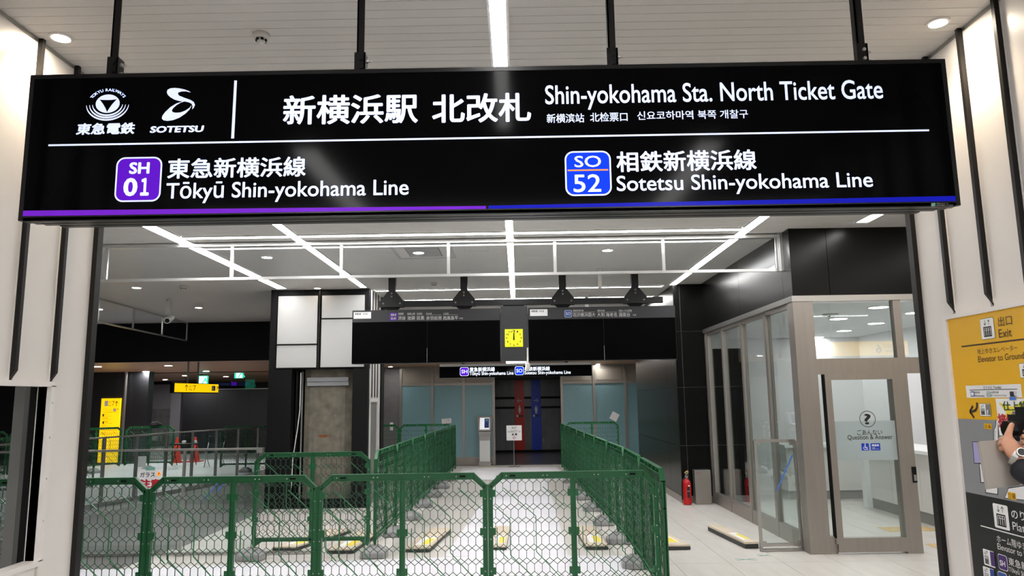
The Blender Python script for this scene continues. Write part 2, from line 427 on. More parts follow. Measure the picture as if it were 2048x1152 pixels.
# ---- near passage walls: white panels with black fins
def passage_wall(name, side, xf, fin_y, opening, label):
    s = side                                # -1 left, +1 right ; wall face at xf, body outwards
    wl = setting(name, (xf, 2, 0), label)
    bx = xf + s * 0.012; ox = xf + s * 0.055
    y_end = fin_y[-1] + .03
    seg = [0.6] + fin_y
    for a, b in zip(seg, seg[1:]):
        lo = (a + .012, b - .012)
        if opening and lo[1] > opening[0] and lo[0] < opening[1] and lo[1] <= opening[1] + .03:
            zs = [(0, opening[2]), (opening[3], ZC)]
            if lo[0] < opening[0]: zs = [(0, ZC)]
            for z0, z1 in zs:
                MB().box(xf, lo[0], z0, bx, lo[1], z1).build('wall_panel', 'white_panel', wl)
        else: MB().box(xf, lo[0], 0, bx, lo[1], ZC).build('wall_panel', 'white_panel', wl)
    core = MB()
    if opening:
        core.box(bx, .6, 0, ox, opening[0], ZC).box(bx, opening[1], 0, ox, y_end - .03, ZC)
        core.box(bx, opening[0], 0, ox, opening[1], opening[2]).box(bx, opening[0], opening[3], ox, opening[1], ZC)
    else: core.box(bx, .6, 0, ox, y_end - .03, ZC)
    core.build('wall_core', 'white_trim', wl)
    for y in fin_y:
        p = .026; t = .022; last = y == fin_y[-1]
        zb = 0.0
        if opening and y < opening[1] + .05 and not last: zb = opening[3] + .02
        elif not opening and not last: zb = 2.02
        z1 = zb + (.045 if zb else 0)
        if last:
            fb = MB().box(xf - s * p, y - .02, 0, ox, y + .03, ZC)
        else:
            x_in = xf + s * .012; x_out = xf - s * p
            fb = MB().prism([(x_in, y - t / 2, zb - .012 * bool(zb)), (x_out, y - t / 2, z1), (x_out, y - t / 2, ZC), (x_in, y - t / 2, ZC)], (0, t, 0))
        fb.build('fin', 'black_fin', wl)
        if not last:
            for e in (-1, 1):
                MB().box(xf - s * .003, y + e * (t / 2 + .003) - .0025, zb, xf + s * .01, y + e * (t / 2 + .003) + .0025, ZC).build('edge_trim', 'white_trim', wl)
    MB().box(xf - s * .004, .6, ZC - .02, xf + s * .01, y_end - .03, ZC - .002).build('top_trim', 'steel', wl)
    return wl
OPN = (2.3, 3.715, .86, 1.705)
wl = passage_wall('wall_left', -1, XL, [0.9, 1.2, 1.5, 1.8, 2.1, 2.4, 2.75, 3.08, 3.42, 3.72, 4.02], OPN, 'white panelled passage wall with black fins and an open cut-out')
wr = passage_wall('wall_right', 1, XR, [1.0, 1.3, 1.6, 1.9, 2.2, 2.55, 2.88, 3.20, 3.48, 3.79, 4.09], None, 'white panelled passage wall with black fins above the map board')
fr = MB()                                   # aluminium frame around the cut-out
for a in (OPN[2] - .02, OPN[3] - .005): fr.box(XL + .012, OPN[0], a, XL - .06, OPN[1] + .03, a + .025)
fr.box(XL + .012, OPN[1], OPN[2], XL - .06, OPN[1] + .03, OPN[3])
fr.build('opening_frame', 'white_trim', wl)
MB().box(XL - .06, OPN[1] - .015, OPN[2], XL - .085, OPN[1] + .005, OPN[3]).build('opening_lining', 'black', wl)
for z in (1.05, 1.25, 1.45, 1.62): MB().tube((XL + .012, OPN[1] + .012, z), (XL + .015, OPN[1] + .012, z), .004, n=8).build('screw', 'bolt', wl)

sp = thing('steel_post', 'dark grey steel post standing behind the cut-out in the left wall', 'post', (-2.555, 3.86, 0))
MB().box(-2.585, 3.815, 0, -2.53, 3.865, 2.6).build('web', 'steel_grey', sp)
MB().box(-2.54, 3.866, 0, -2.524, 3.876, 2.6).build('edge_strip', 'aluminium', sp)
MB().box(-2.585, 3.877, 0, -2.53, 3.91, 2.6).build('flange', 'steel_grey', sp)
MB().box(-2.53, 3.877, 1.30, -2.46, 3.91, 1.32).box(-2.53, 3.877, 1.27, -2.51, 3.90, 1.335).build('bracket', 'steel', sp)
cb = MB().path([(-2.50, 3.50, 1.70), (-2.50, 3.50, 1.35), (-2.51, 3.53, 1.22), (-2.53, 3.58, 1.13), (-2.55, 3.62, 1.03)], .008, 8)
cb.path([(-2.55, 3.62, 1.03), (-2.52, 3.55, .98), (-2.50, 3.49, .90), (-2.5, 3.45, .885)], .008, 8)
tag(cb.build('cable', 'cable'), 'grey cable hanging in front of the steel post in the left cut-out', 'cable')

# ---- outer shell so that the hall is closed
sh = MB().box(-16.2, -8, -.3, -16, 34, 3.6).build('wall_far_left', 'dark_wall'); struct(sh)
struct(MB().box(9, -8, -.3, 9.2, 34, 3.6).build('wall_far_right', 'white_panel'))
struct(MB().box(-16, -8.2, -.3, 9, -8, 3.6).build('wall_behind', 'white_panel'))

# ---- left hall: black bulkhead, wood soffit, walls beyond
bk = setting('wall_bulkhead', (-9.7, 16.25, 2.55), 'black bulkhead above the wood ceiling of the left passage')
for k, (a, b) in enumerate(((-15.9, -12), (-12, -8.6), (-8.6, -5.35))):
    MB().box(a + .002, 16.25, 2.545, b - .002, 16.32, ZC).build('bulkhead_panel', 'black', bk)
MB().box(-5.35, 16.25, 0, -5.1, 19.5, ZC).build('end_wall', 'black', bk)
so = setting('ceiling_wood', (-9.7, 20, 2.55), 'brown wood ceiling of the left passage')
for k in range(18):
    MB().box(-15.9 + k * .585, 16.3, 2.55, -15.9 + (k + 1) * .585 - .004, 33, 2.6).build('plank', 'wood', so)
MB().box(-11.3, 21.9, 2.535, -5.4, 22.0, 2.55).build('gap_strip', 'black', so)
lw = setting('wall_passage', (-12, 21, 0), 'dark wall at the far left end with the tall yellow sign')
for a, b in ((-15.9, -14.0), (-14, -12.6), (-12.6, -10.95)):
    MB().box(a + .003, 21.0, 0, b - .003, 21.3, 2.55).build('wall_panel', 'dark_wall', lw)
MB().tube((-11.05, 20.9, 0), (-11.05, 20.9, 2.55), .045, n=10).build('corner_pipe', 'steel', lw)
MB().box(-10.95, 21.0, 0, -10.45, 21.3, 2.55).build('wall_panel', 'dark_wall', lw)
cw = setting('wall_concrete', (-14.8, 30, 0), 'bare concrete wall with grey panels above it in the left passage')
MB().box(-15.95, 30, 0, -13.8, 30.3, 1.46).build('concrete_band', 'concrete_grey', cw)
for k in range(4): MB().box(-15.95 + k * .54, 29.97, 1.46, -15.955 + (k + 1) * .54, 30.2, 2.43).build('grey_panel', 'grey_panel', cw)
MB().box(-15.95, 30, 2.43, -13.7, 30.3, 2.55).build('dark_band', 'dark_wall', cw)
MB().box(-13.8, 29.6, 0, -13.40, 30.2, 2.55).build('pier', 'grey_panel', cw)
bw = setting('wall_black', (-9.5, 25, 0), 'black panelled wall below a clerestory window in the left passage')
for k in range(4): MB().box(-11.25 + k * 1.14, 25, 0, -11.254 + (k + 1) * 1.14, 25.2, 2.10).build('wall_panel', 'dark_wall', bw)
MB().box(-11.25, 24.97, 2.09, -7.9, 25.0, 2.12).box(-8.0, 24.97, 2.1, -7.9, 25.03, 2.55).build('window_rail', 'steel', bw)
MB().box(-11.25, 25.05, 2.12, -8.0, 25.06, 2.55).build('clerestory_pane', 'glass', bw)
MB().box(-7.9, 24.9, 0, -5.2, 25.2, 2.55).build('side_wall', 'black', bw)
struct(MB().box(-16, 33, 0, -5, 33.2, 3.6).build('wall_passage_end', 'dark_wall'))

# ---- centre back: bulkhead, wood soffit, grey wall, teal glazing, toilet recess
gb = struct(MB().box(-5.1, 15.5, 2.47, 9, 15.6, ZC).build('wall_back_bulkhead', 'grey_panel'))
so2 = setting('ceiling_soffit', (0, 17.3, 2.47), 'brown wood soffit before the teal glass wall')
for k in range(15): MB().box(-5.1 + k * .58, 15.6, 2.47, -5.104 + (k + 1) * .58, 19.0, 2.5).build('plank', 'wood', so2)
gw = setting('wall_back', (-4, 19, 0), 'grey wall beside the teal glass wall')
MB().box(-5.1, 19, 0, -3.02, 19.2, 2.47).build('wall_panel', 'grey_wall', gw)
MB().box(3.52, 19, 0, 9, 19.2, 2.47).build('wall_panel', 'dark_panel', gw)
def teal(name, xs, label):
    wn = setting(name, ((xs[0] + xs[-1]) / 2, 19, 0), label)
    for x in xs: MB().box(x - .03, 18.96, 0, x + .03, 19.06, 2.47).build('mullion', 'bronze', wn)
    for a, b in zip(xs, xs[1:]):
        MB().box(a + .03, 18.99, .20, b - .03, 19.01, 1.99).build('pane', 'teal_pane', wn)
        MB().box(a + .03, 18.97, 1.99, b - .03, 19.03, 2.05).box(a + .03, 18.97, 2.40, b - .03, 19.03, 2.47).box(a + .03, 18.97, .14, b - .03, 19.03, .20).build('rail', 'bronze', wn)
        MB().box(a + .03, 18.99, 2.05, b - .03, 19.01, 2.40).build('upper_pane', 'beige_pane', wn)
        q = MB()
        for u0, u1, v0, v1 in ((a + .06, b - .06, 2.075, 2.085), (a + .06, b - .06, 2.365, 2.375)): q.box(u0, 18.982, v0, u1, 18.99, v1)
        for u in (a + .06, b - .07): q.box(u, 18.982, 2.075, u + .01, 18.99, 2.375)
        q.build('pane_bead', 'bronze', wn)
        MB().box(a + .03, 18.97, 0, b - .03, 19.03, .14).build('base_panel', 'bronze', wn)
    return wn
teal('window_1', [-2.99, -2.19, -1.39, -.63], 'three tall teal glass panes left of the toilet entrance')
teal('window_2', [1.10, 1.92, 2.71, 3.51], 'three tall teal glass panes right of the toilet entrance')
tr = setting('wall_toilet', (.25, 23.4, 0), 'dark tiled recess of the toilet entrance')
MB().box(-.9, 23.4, 0, 1.5, 23.6, 2.6).build('back_wall', 'toilet_wall', tr)
for a in (-.95, 1.35): MB().box(a, 19.1, 0, a + .15, 23.4, 2.6).build('side_wall', 'toilet_wall', tr)
MB().box(-.9, 19.05, 2.3, 1.5, 23.4, 2.4).build('recess_ceiling', 'grey_wall', tr)
MB().box(-.6, 19.0, 2.10, 1.07, 19.1, 2.47).build('lintel', 'black', tr)
for z in (0.0, 1.33, 1.63):
    MB().box(-.9, 23.38, z, 1.5, 23.4, z + .07).build('black_band', 'black', tr)
for k in range(7): MB().box(-.9 + k * .36, 23.388, .07, -.895 + k * .36, 23.4, 2.3).build('joint_line', 'joint', tr)

# ---- dark clad pillar on the right, with lighter joints
dp = setting('wall_pillar', (2.7, 11.7, 0), 'dark metal clad pillar between gate boards and glass room')
zz = [0.10, .86, 1.76, 2.64, ZC]
for z0, z1 in zip(zz, zz[1:]):
    MB().box(2.50, 11.76, z0 + .004, 2.60, 11.80, z1 - .004).build('front_panel', 'dark_panel', dp)
    MB().box(2.608, 11.76, z0 + .004, 2.975, 11.80, z1 - .004).build('front_panel', 'dark_panel', dp)
    MB().box(2.50, 11.803, z0 + .004, 2.53, 12.6, z1 - .004).build('side_panel', 'dark_panel', dp)
    MB().box(2.50, 12.606, z0 + .004, 2.53, 15.5, z1 - .004).build('side_panel', 'dark_panel', dp)
MB().box(2.515, 11.775, 0, 3.0, 15.5, ZC).build('pillar_core', 'joint', dp)
MB().box(2.495, 11.74, 0, 2.99, 11.76, .10).box(2.48, 11.74, 0, 2.5, 15.5, .10).build('baseboard', 'bronze', dp)
MB().box(2.5, 15.5, 0, 3.5, 15.8, 2.47).box(3.4, 15.6, 0, 3.6, 19, 2.47).build('return_wall', 'dark_panel', dp)

# ---- glass room on the right
GX, GY = 3.0, 7.93
bh = setting('wall_glass_room', (3.6, 9.5, 2.61), 'dark metal bulkhead above the glass room')
for a, b in ((7.93, 8.16), (8.165, 9.78), (9.785, 11.76)):
    MB().box(GX - .04, a, 2.66, GX, b, ZC).build('bulkhead_panel', 'dark_panel', bh)
for a, b in ((GX - .04, 3.36), (3.365, 5.2), (5.205, 8.9)):
    MB().box(a, GY - .04, 2.66, b, GY, ZC).build('bulkhead_panel', 'dark_panel', bh)
MB().box(GX, GY, 2.70, 8.9, 11.7, ZC).build('bulkhead_core', 'black', bh)
MB().box(GX - .06, GY + .06, 2.60, GX + .06, 11.75, 2.66).box(GX - .06, GY - .06, 2.60, 8.9, GY + .06, 2.66).build('drip_edge', 'steel', bh)
w3 = setting('window_3', (GX, 9.8, 0), 'side glazing of the glass room along the floor')
for y in (11.62, 10.78, 9.85, 8.88): MB().box(GX - .035, y - .035, 0, GX + .035, y + .035, 2.6).build('mullion', 'bronze', w3)
MB().box(GX - .045, 11.66, 0, GX + .04, 11.735, 2.6).build('end_jamb', 'bronze', w3)
for a, b in ((10.815, 11.585), (9.885, 10.745), (8.915, 9.815), (8.06, 8.845)):
    MB().box(GX - .006, a, .17, GX + .006, b, 2.55).build('pane', 'glass', w3)
    MB().box(GX - .03, a, 0, GX + .03, b, .17).build('base_rail', 'bronze', w3)
    MB().box(GX - .03, a, 2.55, GX + .03, b, 2.6).build('top_rail', 'bronze', w3)
w4 = setting('window_4', (3.6, GY, 0), 'front glazing and transom of the glass room')
MB().box(GX - .05, GY - .05, 0, GX + .16, GY + .12, 2.6).build('corner_post', 'bronze', w4)
MB().box(GX + .16, GY - .05, 1.82, 8.9, GY + .06, 1.985).build('transom_beam', 'bronze', w4)
MB().box(4.02, GY - .04, 1.985, 4.10, GY + .04, 2.6).build('mullion', 'bronze', w4)
MB().box(5.2, GY - .04, 0, 5.28, GY + .04, 2.6).build('mullion', 'bronze', w4)
MB().box(GX + .16, GY - .006, 1.985, 4.02, GY + .006, 2.58).build('transom_pane', 'glass', w4)
MB().box(4.10, GY - .006, 1.985, 5.2, GY + .006, 2.58).build('transom_pane', 'glass', w4)
MB().box(5.28, GY - .006, 0.1, 8.9, GY + .006, 2.58).build('side_pane', 'glass', w4)
MB().box(GX + .16, GY - .006, .17, 3.24, GY + .006, 1.82).build('narrow_pane', 'glass', w4)
MB().box(GX + .16, GY - .035, 0, 3.24, GY + .035, .17).build('base_rail', 'bronze', w4)
# sliding door
d1 = setting('door_1', (3.7, GY - .05, 0), 'glass sliding door with a frosted band and a question mark')
DY = GY - .035
MB().box(3.215, DY - .03, .10, 3.29, DY + .03, 1.82).box(3.93, DY - .03, .0, 4.09, DY + .09, 1.82).build('stile', 'bronze', d1)
MB().box(3.235, DY - .032, .02, 4.0, DY + .03, .16).build('bottom_rail', 'bronze', d1)
MB().box(3.29, DY - .03, 1.76, 3.93, DY + .03, 1.82).build('top_rail', 'bronze', d1)
MB().box(3.21, DY - .035, 0.16, 3.222, DY + .03, 1.82).build('rubber_seal', 'black', d1)
MB().box(3.29, DY - .005, .16, 3.93, DY + .005, 1.76).build('door_pane', 'glass', d1)
MB().box(3.295, DY - .009, .93, 3.925, DY - .006, 1.33).build('frosted_band', 'frosted', d1)
MB().box(4.045, DY - .045, .70, 4.085, DY - .03, .86).build('lock_plate', 'black', d1)
MB().box(4.052, DY - .05, .72, 4.078, DY - .045, .78).build('lock_button', 'steel', d1)
DP = Plane((0, DY - .0095, 0), (1, 0, 0), (0, 0, 1))
cu, cv = DP.hit((1735, 838)); q = MB()
N = 28
for i in range(N):
    a, b = 2 * math.pi * i / N, 2 * math.pi * (i + 1) / N
    q.poly([DP.p(cu + r * math.cos(t), cv + r * math.sin(t), .001) for r, t in ((.078, a), (.084, a), (.084, b), (.078, b))])
q.build('round_mark', 'ink', d1)
text(d1, DP, '?', cu - .034, cu + .034, cv - .056, cv + .054, 'ink', bold=.025, res=6)
kq = 3.691
text_px(d1, DP, 'ごあんない', (1714, 865), (1764, 864), (1740, 870), (1740, 859), 'ink', bold=.005)
text_px(d1, DP, 'Question & Answer', (1695, 876), (1785, 874), (1705, 881), (1705, 870), 'ink', bold=.004)
for (a, b) in ((1723, 1738), (1741.5, 1760.5)):
    u0, u1 = DP.hit((a, 894))[0], DP.hit((b, 894))[0]; v0, v1 = DP.hit((1740, 901))[1], DP.hit((1740, 886.5))[1]
    decal(d1, DP, rrect(u0, u1, v0, v1, .006), 'blue_stripe', .001, 'blue_plate')
    if a < 1740:
        m_ = MB(); c0, c1 = (u0 + u1) / 2, v0 + (v1 - v0) * .38; r0 = (v1 - v0) * .22
        for i in range(14):
            t0, t1 = math.radians(150 + i * 18), math.radians(168 + i * 18)
            m_.poly([DP.p(c0 + r * math.cos(t), c1 + r * math.sin(t), .002) for r, t in ((r0, t0), (r0 * 1.3, t0), (r0 * 1.3, t1), (r0, t1))])
        m_.poly([DP.p(c0 - .006 + x, c1 + y, .002) for x, y in ((0, 0), (.008, 0), (.008, .03), (0, .03))])
        m_.poly([DP.p(c0 - .004 + x, c1 + .034 + y, .002) for x, y in ((0, 0), (.009, 0), (.009, .009), (0, .009))])
        m_.poly([DP.p(c0 + x, c1 + y, .002) for x, y in ((0, .004), (.018, .004), (.026, -.022), (.02, -.024), (.014, -.002), (0, -.002))])
        m_.build('wheelchair_mark', 'paper_bright', d1)
    else:
        text(d1, DP, '筆談器', u0 + .012, u1 - .012, v0 + .042, v1 - .01, 'paper_bright', bold=.02)
        text(d1, DP, 'お気軽に\nお声かけください', u0 + .012, u1 - .012, v0 + .008, v0 + .034, 'paper_bright', h=.002)
# inside the glass room
ri = setting('wall_room', (6, 11, 0), 'white inner walls of the glass room')
MB().box(6.2, 8.0, 0, 6.35, 13.6, 2.66).build('side_wall', 'room_white', ri)
MB().box(3.0, 13.5, 0, 6.3, 13.65, 2.66).build('end_wall', 'room_white', ri)
MB().box(2.98, 11.8, 0, 3.05, 13.5, 2.66).build('inner_wall', 'room_white', ri)
for z0, z1 in ((0.1, .86), (.86, 1.76), (1.76, 2.36)): MB().box(3.06, 11.74, z0 + .004, 3.60, 11.8, z1 - .004).build('dark_panel', 'dark_panel', ri)
MB().box(3.05, 11.76, 0, 3.59, 12.6, 2.35).build('dark_core', 'joint', ri)
MB().box(3.02, 7.99, 2.645, 6.3, 13.6, 2.66).build('room_ceiling', 'room_white', ri)
struct(MB().box(6.17, 8.75, 0, 6.2, 9.35, 1.95).build('door_2', 'black_gloss'), 'black doorway in the white inner wall')
# ================================================================== LIGHTS BUILT INTO THE CEILING
def strip(name, x0, y0, x1, y1, label, wd=.045):
    t = thing(name, label, 'light', ((x0 + x1) / 2, (y0 + y1) / 2, ZC - .012), group='ceiling line lights')
    if abs(x1 - x0) > abs(y1 - y0): dx, dy = 0, wd
    else: dx, dy = wd, 0
    e = .022
    MB().box(x0 - dx, y0 - dy, ZC - .012, x1 + dx, y1 + dy, ZC - .004).build('diffuser', 'strip_light', t)
    if dx:
        for s in (-1, 1): MB().box(x0 + s * (dx + .001), y0, ZC - .014, x0 + s * (dx + .012), y1, ZC - .001).build('edge_profile', 'aluminium', t)
    else:
        for s in (-1, 1): MB().box(x0, y0 + s * (dy + .001), ZC - .014, x1, y0 + s * (dy + .012), ZC - .001).build('edge_profile', 'aluminium', t)
    return t
XC0, XLA, XLB, XRA, XRB = -.068, -2.41, -3.70, 2.50, 3.63
strip('line_light', XC0, 8.0, XC0, 13.3, 'long centre line light running back above the gate boards', .036)
strip('line_light', XC0, 1.2, XC0, 7.75, 'centre line light passing over the big black sign', .036)
strip('line_light', XLA, 6.2, XLA, 11.5, 'left line light ending at the right edge of the white-topped column')
strip('line_light', XLB, 6.2, XLB, 11.5, 'leftmost line light ending at the left edge of the white-topped column', .07)
strip('line_light', XRA, 6.2, XRA, 11.74, 'right line light ending at the dark pillar', .05)
strip('line_light', XRB, 5.2, XRB, 7.6, 'short line light ending above the glass room bulkhead', .06)
strip('line_light', 2.30, 13.3, 2.30, 14.6, 'short line light behind the right gate board by the dark wall', .04)
strip('line_light', XLB + .09, 7.84, XRA - .07, 7.84, 'bright cross light just before the hanging glass curtain', .04)
strip('line_light', -2.3, 11.9, 2.36, 11.9, 'nearer of two cross lights behind the gate boards', .03)
strip('line_light', -2.0, 13.1, 2.42, 13.1, 'farther of two cross lights behind the gate boards', .03)
# concourse behind the viewpoint
strip('line_light', -12, -1.0, 8, -1.0, 'added unseen fill cross light behind the passage', .05)  # unseen cross lights added as fill for the near passage
strip('line_light', -12, -5.0, 8, -5.0, 'farther added unseen fill cross light behind the passage', .05)
strip('line_light', -1.5, -7.5, -1.5, 0.8, 'left added unseen long fill light behind the passage', .085)  # unseen long pair added to brighten the near walls and ceiling
strip('line_light', 1.4, -7.5, 1.4, 0.8, 'right added unseen long fill light behind the passage', .085)
strip('line_light', 5.2, 0.5, 5.2, 7.0, 'line light of the side hall right of the passage', .05)
def downlight(px, py, r, label, z=ZC, m='spot_white', pos=None, rim='white_trim', name='downlight'):
    p = pos or at_z(px, py, z)
    t = thing(name, label, 'downlight', (p.x, p.y, z - .01), group='round ceiling downlights')
    MB().lathe([(r, z - .006), (r, z - .003)], (p.x, p.y, 0), 20).build('lamp', m, t)
    q = MB(); n = 20
    for i in range(n):
        a, b = 2 * math.pi * i / n, 2 * math.pi * (i + 1) / n
        P = [(rr, zz, tt) for tt in (a, b) for rr, zz in ((r, z - .009), (r * 1.28, z - .007), (r * 1.28, z), (r, z))]
        q.hexa([Vector((p.x + rr * math.cos(tt), p.y + rr * math.sin(tt), zz)) for rr, zz, tt in (P[0], P[1], P[5], P[4], P[3], P[2], P[6], P[7])])
    q.build('rim', rim, t)
    return p
pL = downlight(122, 74, .042, 'warm round downlight by the top of the left passage wall', m='spot_warm')
pR = downlight(1876, 44, .042, 'warm round downlight by the top of the right passage wall', m='spot_warm')
for p in (pL, pR):
    l = bpy.data.lights.new('downlight_beam', 'SPOT'); l.energy = 30; l.color = (1, .80, .58); l.spot_size = math.radians(120); l.spot_blend = .8; l.shadow_soft_size = .04
    o = bpy.data.objects.new('downlight_beam', l); COL.objects.link(o); o.location = (p.x, p.y, ZC - .03)
for px, py, lab in ((534, 514, 'round downlight between the two left line lights'), (837, 505, 'round downlight set in the air grille'),
                    (1215, 500, 'round downlight right of the centre line light behind the glass curtain'), (1526, 502, 'round downlight beside the right dark bulkhead'),
                    (273, 575, 'round downlight left of the white camera'), (397, 615, 'round downlight right of the white camera'),
                    (198, 618, 'round downlight at the left edge next to the black jamb'), (635, 576, 'small round downlight above the white-topped column')):
    downlight(px, py, .06 if px != 635 else .05, lab, m='spot_white' if px != 635 else 'spot_small')
for k, (px, py) in enumerate(((195, 733), (337, 731), (292, 743), (412, 742), (370, 751), (330, 759), (452, 753))):
    downlight(px, py, .09, 'round downlight in the left wood ceiling, %s from the bulkhead' % ORD[k], z=2.55, rim='wood', m='spot_passage')
downlight(781, 733, .055, 'round downlight in the wood soffit left of the blue line sign', z=2.47, rim='wood')
downlight(1196, 728, .055, 'round downlight in the wood soffit right of the blue line sign', z=2.47, rim='wood')
for k, x in enumerate((-2.6, -1.5, -.3, .8, 1.9, 3.0)):  # extra downlights out of sight, added to brighten the teal glass wall
    downlight(0, 0, .055, 'added unseen fill downlight in the wood soffit before the teal glass, %s from the left' % ORD[k], z=2.47, rim='wood', pos=Vector((x, 16.0, 0)), m='soffit_fill')
downlight(0, 0, .09, 'round downlight over the toilet entrance', z=2.3, pos=Vector((.2, 21, 0)))
for px, py, lab in ((1757, 614, 'topmost round downlight seen through the glass room transom'), (1752, 646, 'right round downlight of the lower row behind the transom'), (1688, 661, 'middle round downlight of the lower row behind the transom'),
                    (1634, 674, 'leftmost round downlight behind the transom by the corner post'), (1677, 637, 'upper left round downlight behind the transom'), (1830, 625, 'round downlight right of the transom mullion by the black jamb')):
    downlight(px, py, .11, lab, z=2.645, m='room_light')

# ---- ceiling fittings
def detector(pos, r, label, z=ZC):
    t = thing('smoke_detector', label, 'smoke detector', (pos.x, pos.y, z - .05))
    q = MB(); q.smooth = True; q.lathe([(r, z), (r, z - .018), (r * .92, z - .024), (r * .6, z - .026)], (pos.x, pos.y, 0), 20); q.build('base', 'plastic_white', t)
    MB().lathe([(r * .55, z - .026), (r * .52, z - .042), (r * .3, z - .048)], (pos.x, pos.y, 0), 16).build('head', 'plastic_white', t)
    q = MB()
    for i in range(6):
        a = i * math.pi / 3; q.box(pos.x + r * .56 * math.cos(a) - .006, pos.y + r * .56 * math.sin(a) - .006, z - .038, pos.x + r * .56 * math.cos(a) + .006, pos.y + r * .56 * math.sin(a) + .006, z - .029)
    q.build('slot', 'black', t)
detector(at_z(523, 68, ZC), .038, 'white smoke detector on the near ceiling above the sign')
detector(at_z(868, 566, ZC), .05, 'small smoke detector behind the left gate poles')
detector(at_z(367, 573, ZC), .06, 'small smoke detector right of the white camera')
detector(at_z(1660, 628, 2.645), .10, 'square-looking detector on the glass room ceiling', 2.645)
t = thing('security_camera', 'white security camera on a drop arm in the left hall', 'camera', (-6.0, 12.6, 3.0))
MB().lathe([(.05, ZC), (.05, ZC - .03)], (-6.0, 12.6, 0), 14).box(-6.035, 12.57, 3.14, -5.965, 12.63, ZC - .02).build('drop_arm', 'plastic_white', t)
q = MB().tube((-6.0, 12.72, 3.10), (-5.94, 12.45, 3.02), .055, n=14); q.build('housing', 'plastic_white', t)
MB().tube((-5.94, 12.46, 3.022), (-5.937, 12.435, 3.016), .038, n=14).build('lens', 'black_gloss', t)
MB().box(-6.06, 12.56, 3.03, -5.93, 12.60, 3.06).build('bracket', 'plastic_white', t)
for px, py, ln, lab in ((1199, 537, .28, 'short grey pipe hanging from the ceiling between the right gate poles'),):
    p = at_z(px, py, ZC); t = thing('ceiling_pipe', lab, 'pipe', (p.x, p.y, ZC - ln))
    MB().tube((p.x, p.y, ZC), (p.x, p.y, ZC - ln), .028, n=10).build('stem', 'plastic_white', t); MB().lathe([(.045, ZC), (.045, ZC - .015)], (p.x, p.y, 0), 12).build('flange', 'plastic_white', t)
p = at_z(1173, 586, ZC); t = thing('security_camera', 'pale drop-arm camera hanging behind the right gate board', 'camera', (p.x, p.y, 2.95))
MB().lathe([(.09, ZC), (.09, ZC - .03)], (p.x, p.y, 0), 14).tube((p.x, p.y, ZC), (p.x, p.y, 3.05), .03, n=8).build('drop_arm', 'plastic_white', t)
MB().box(p.x - .13, p.y - .05, 2.98, p.x + .13, p.y + .05, 3.06).build('bracket', 'plastic_white', t); MB().lathe([(.03, 2.97), (.05, 3.0), (.05, 3.05)], (p.x, p.y - .02, 0), 12).build('lens', 'black_gloss', t)

# ---- hanging glass smoke curtains
CYT = 8.13
t = thing('smoke_curtain', 'hanging glass smoke curtain with white rails across the hall', 'smoke curtain', (0, CYT, 2.98))
xs = [-5.95, -4.6, -3.185, -1.957, -.758, .432, 1.642, 2.91]
MB().box(-6, CYT - .03, ZC - .05, 2.95, CYT + .03, ZC - .015).build('top_rail', 'aluminium', t)
MB().box(-6, CYT - .016, 2.97, 2.95, CYT + .016, 3.0).build('bottom_rail', 'aluminium', t)
for a in xs: MB().box(a - .017, CYT - .012, 3.0, a + .017, CYT + .012, ZC - .05).build('mullion', 'aluminium', t)
for a, b in zip(xs, xs[1:]): MB().box(a + .017, CYT - .003, 3.0, b - .017, CYT + .003, ZC - .05).build('pane', 'glass_curtain', t)
MB().box(2.93, CYT - .05, 2.97, 2.96, CYT + .02, ZC).build('end_bracket', 'aluminium', t)
t = thing('smoke_curtain', 'hanging glass smoke curtain running back along the left hall', 'smoke curtain', (-6.95, 14, 2.95))
a0, a1 = Vector((-6.75, 8.3, 0)), Vector((-7.28, 16.2, 0))
def lerp(k): return a0 + (a1 - a0) * k
for z0, z1, nm in ((ZC - .03, ZC, 'top_rail'), (2.985, 3.01, 'bottom_rail')):
    MB().bar(a0 + Vector((0, 0, (z0 + z1) / 2)), a1 + Vector((0, 0, (z0 + z1) / 2)), z1 - z0, (1, 0.07, 0), .03).build(nm, 'aluminium', t)
for k in range(7):
    b = lerp(k / 6); MB().box(b.x - .012, b.y - .015, 3.01, b.x + .012, b.y + .015, ZC - .03).build('mullion', 'aluminium', t)
    if k < 6: c = lerp((k + 1) / 6); MB().prism([b + Vector((0, .02, 3.01)), c + Vector((0, -.02, 3.01)), c + Vector((0, -.02, ZC - .03)), b + Vector((0, .02, ZC - .03))], (.006, 0, 0)).build('pane', 'glass_curtain', t)

# ================================================================== THE BIG SIGN
SY = 2.95
sg = thing('station_sign', 'wide black illuminated station sign hanging across the passage', 'sign', (-.115, SY + .06, 2.36))
SX0, SX1, SZ0, SZ1 = -2.047, 1.817, 2.359, 2.993
fw = .018
MB().box(SX0, SY + .004, SZ0 + .012, SX1, SY + .12, SZ1).build('case', 'sign_case', sg)
f = MB()
f.box(SX0, SY, SZ1 - fw, SX1, SY + .02, SZ1).box(SX0, SY, SZ0, SX1, SY + .02, SZ0 + fw).box(SX0, SY, SZ0 + fw, SX0 + fw, SY + .02, SZ1 - fw).box(SX1 - fw, SY, SZ0 + fw, SX1, SY + .02, SZ1 - fw)
f.build('front_frame', 'sign_case', sg)
MB().box(SX0 + fw, SY + .002, SZ0 + fw, SX1 - fw, SY + .006, SZ1 - fw).build('face', 'screen_black', sg)
for k, (a, b) in enumerate(((.0, .034), (.043, .078), (.087, .12))):
    MB().box(SX0 + .02 + k * .05, SY + a, SZ0 - .004 + .0, SX1 - .02 - k * .05, SY + b, SZ0 + .012).build('underside_rail', 'sign_case', sg)
S = Plane((0, SY + .0018, 0), (1, 0, 0), (0, 0, 1))
def S4(body, L, R, B, T, m='led_white', **k): return text_px(sg, S, body, L, R, B, T, m, **k)
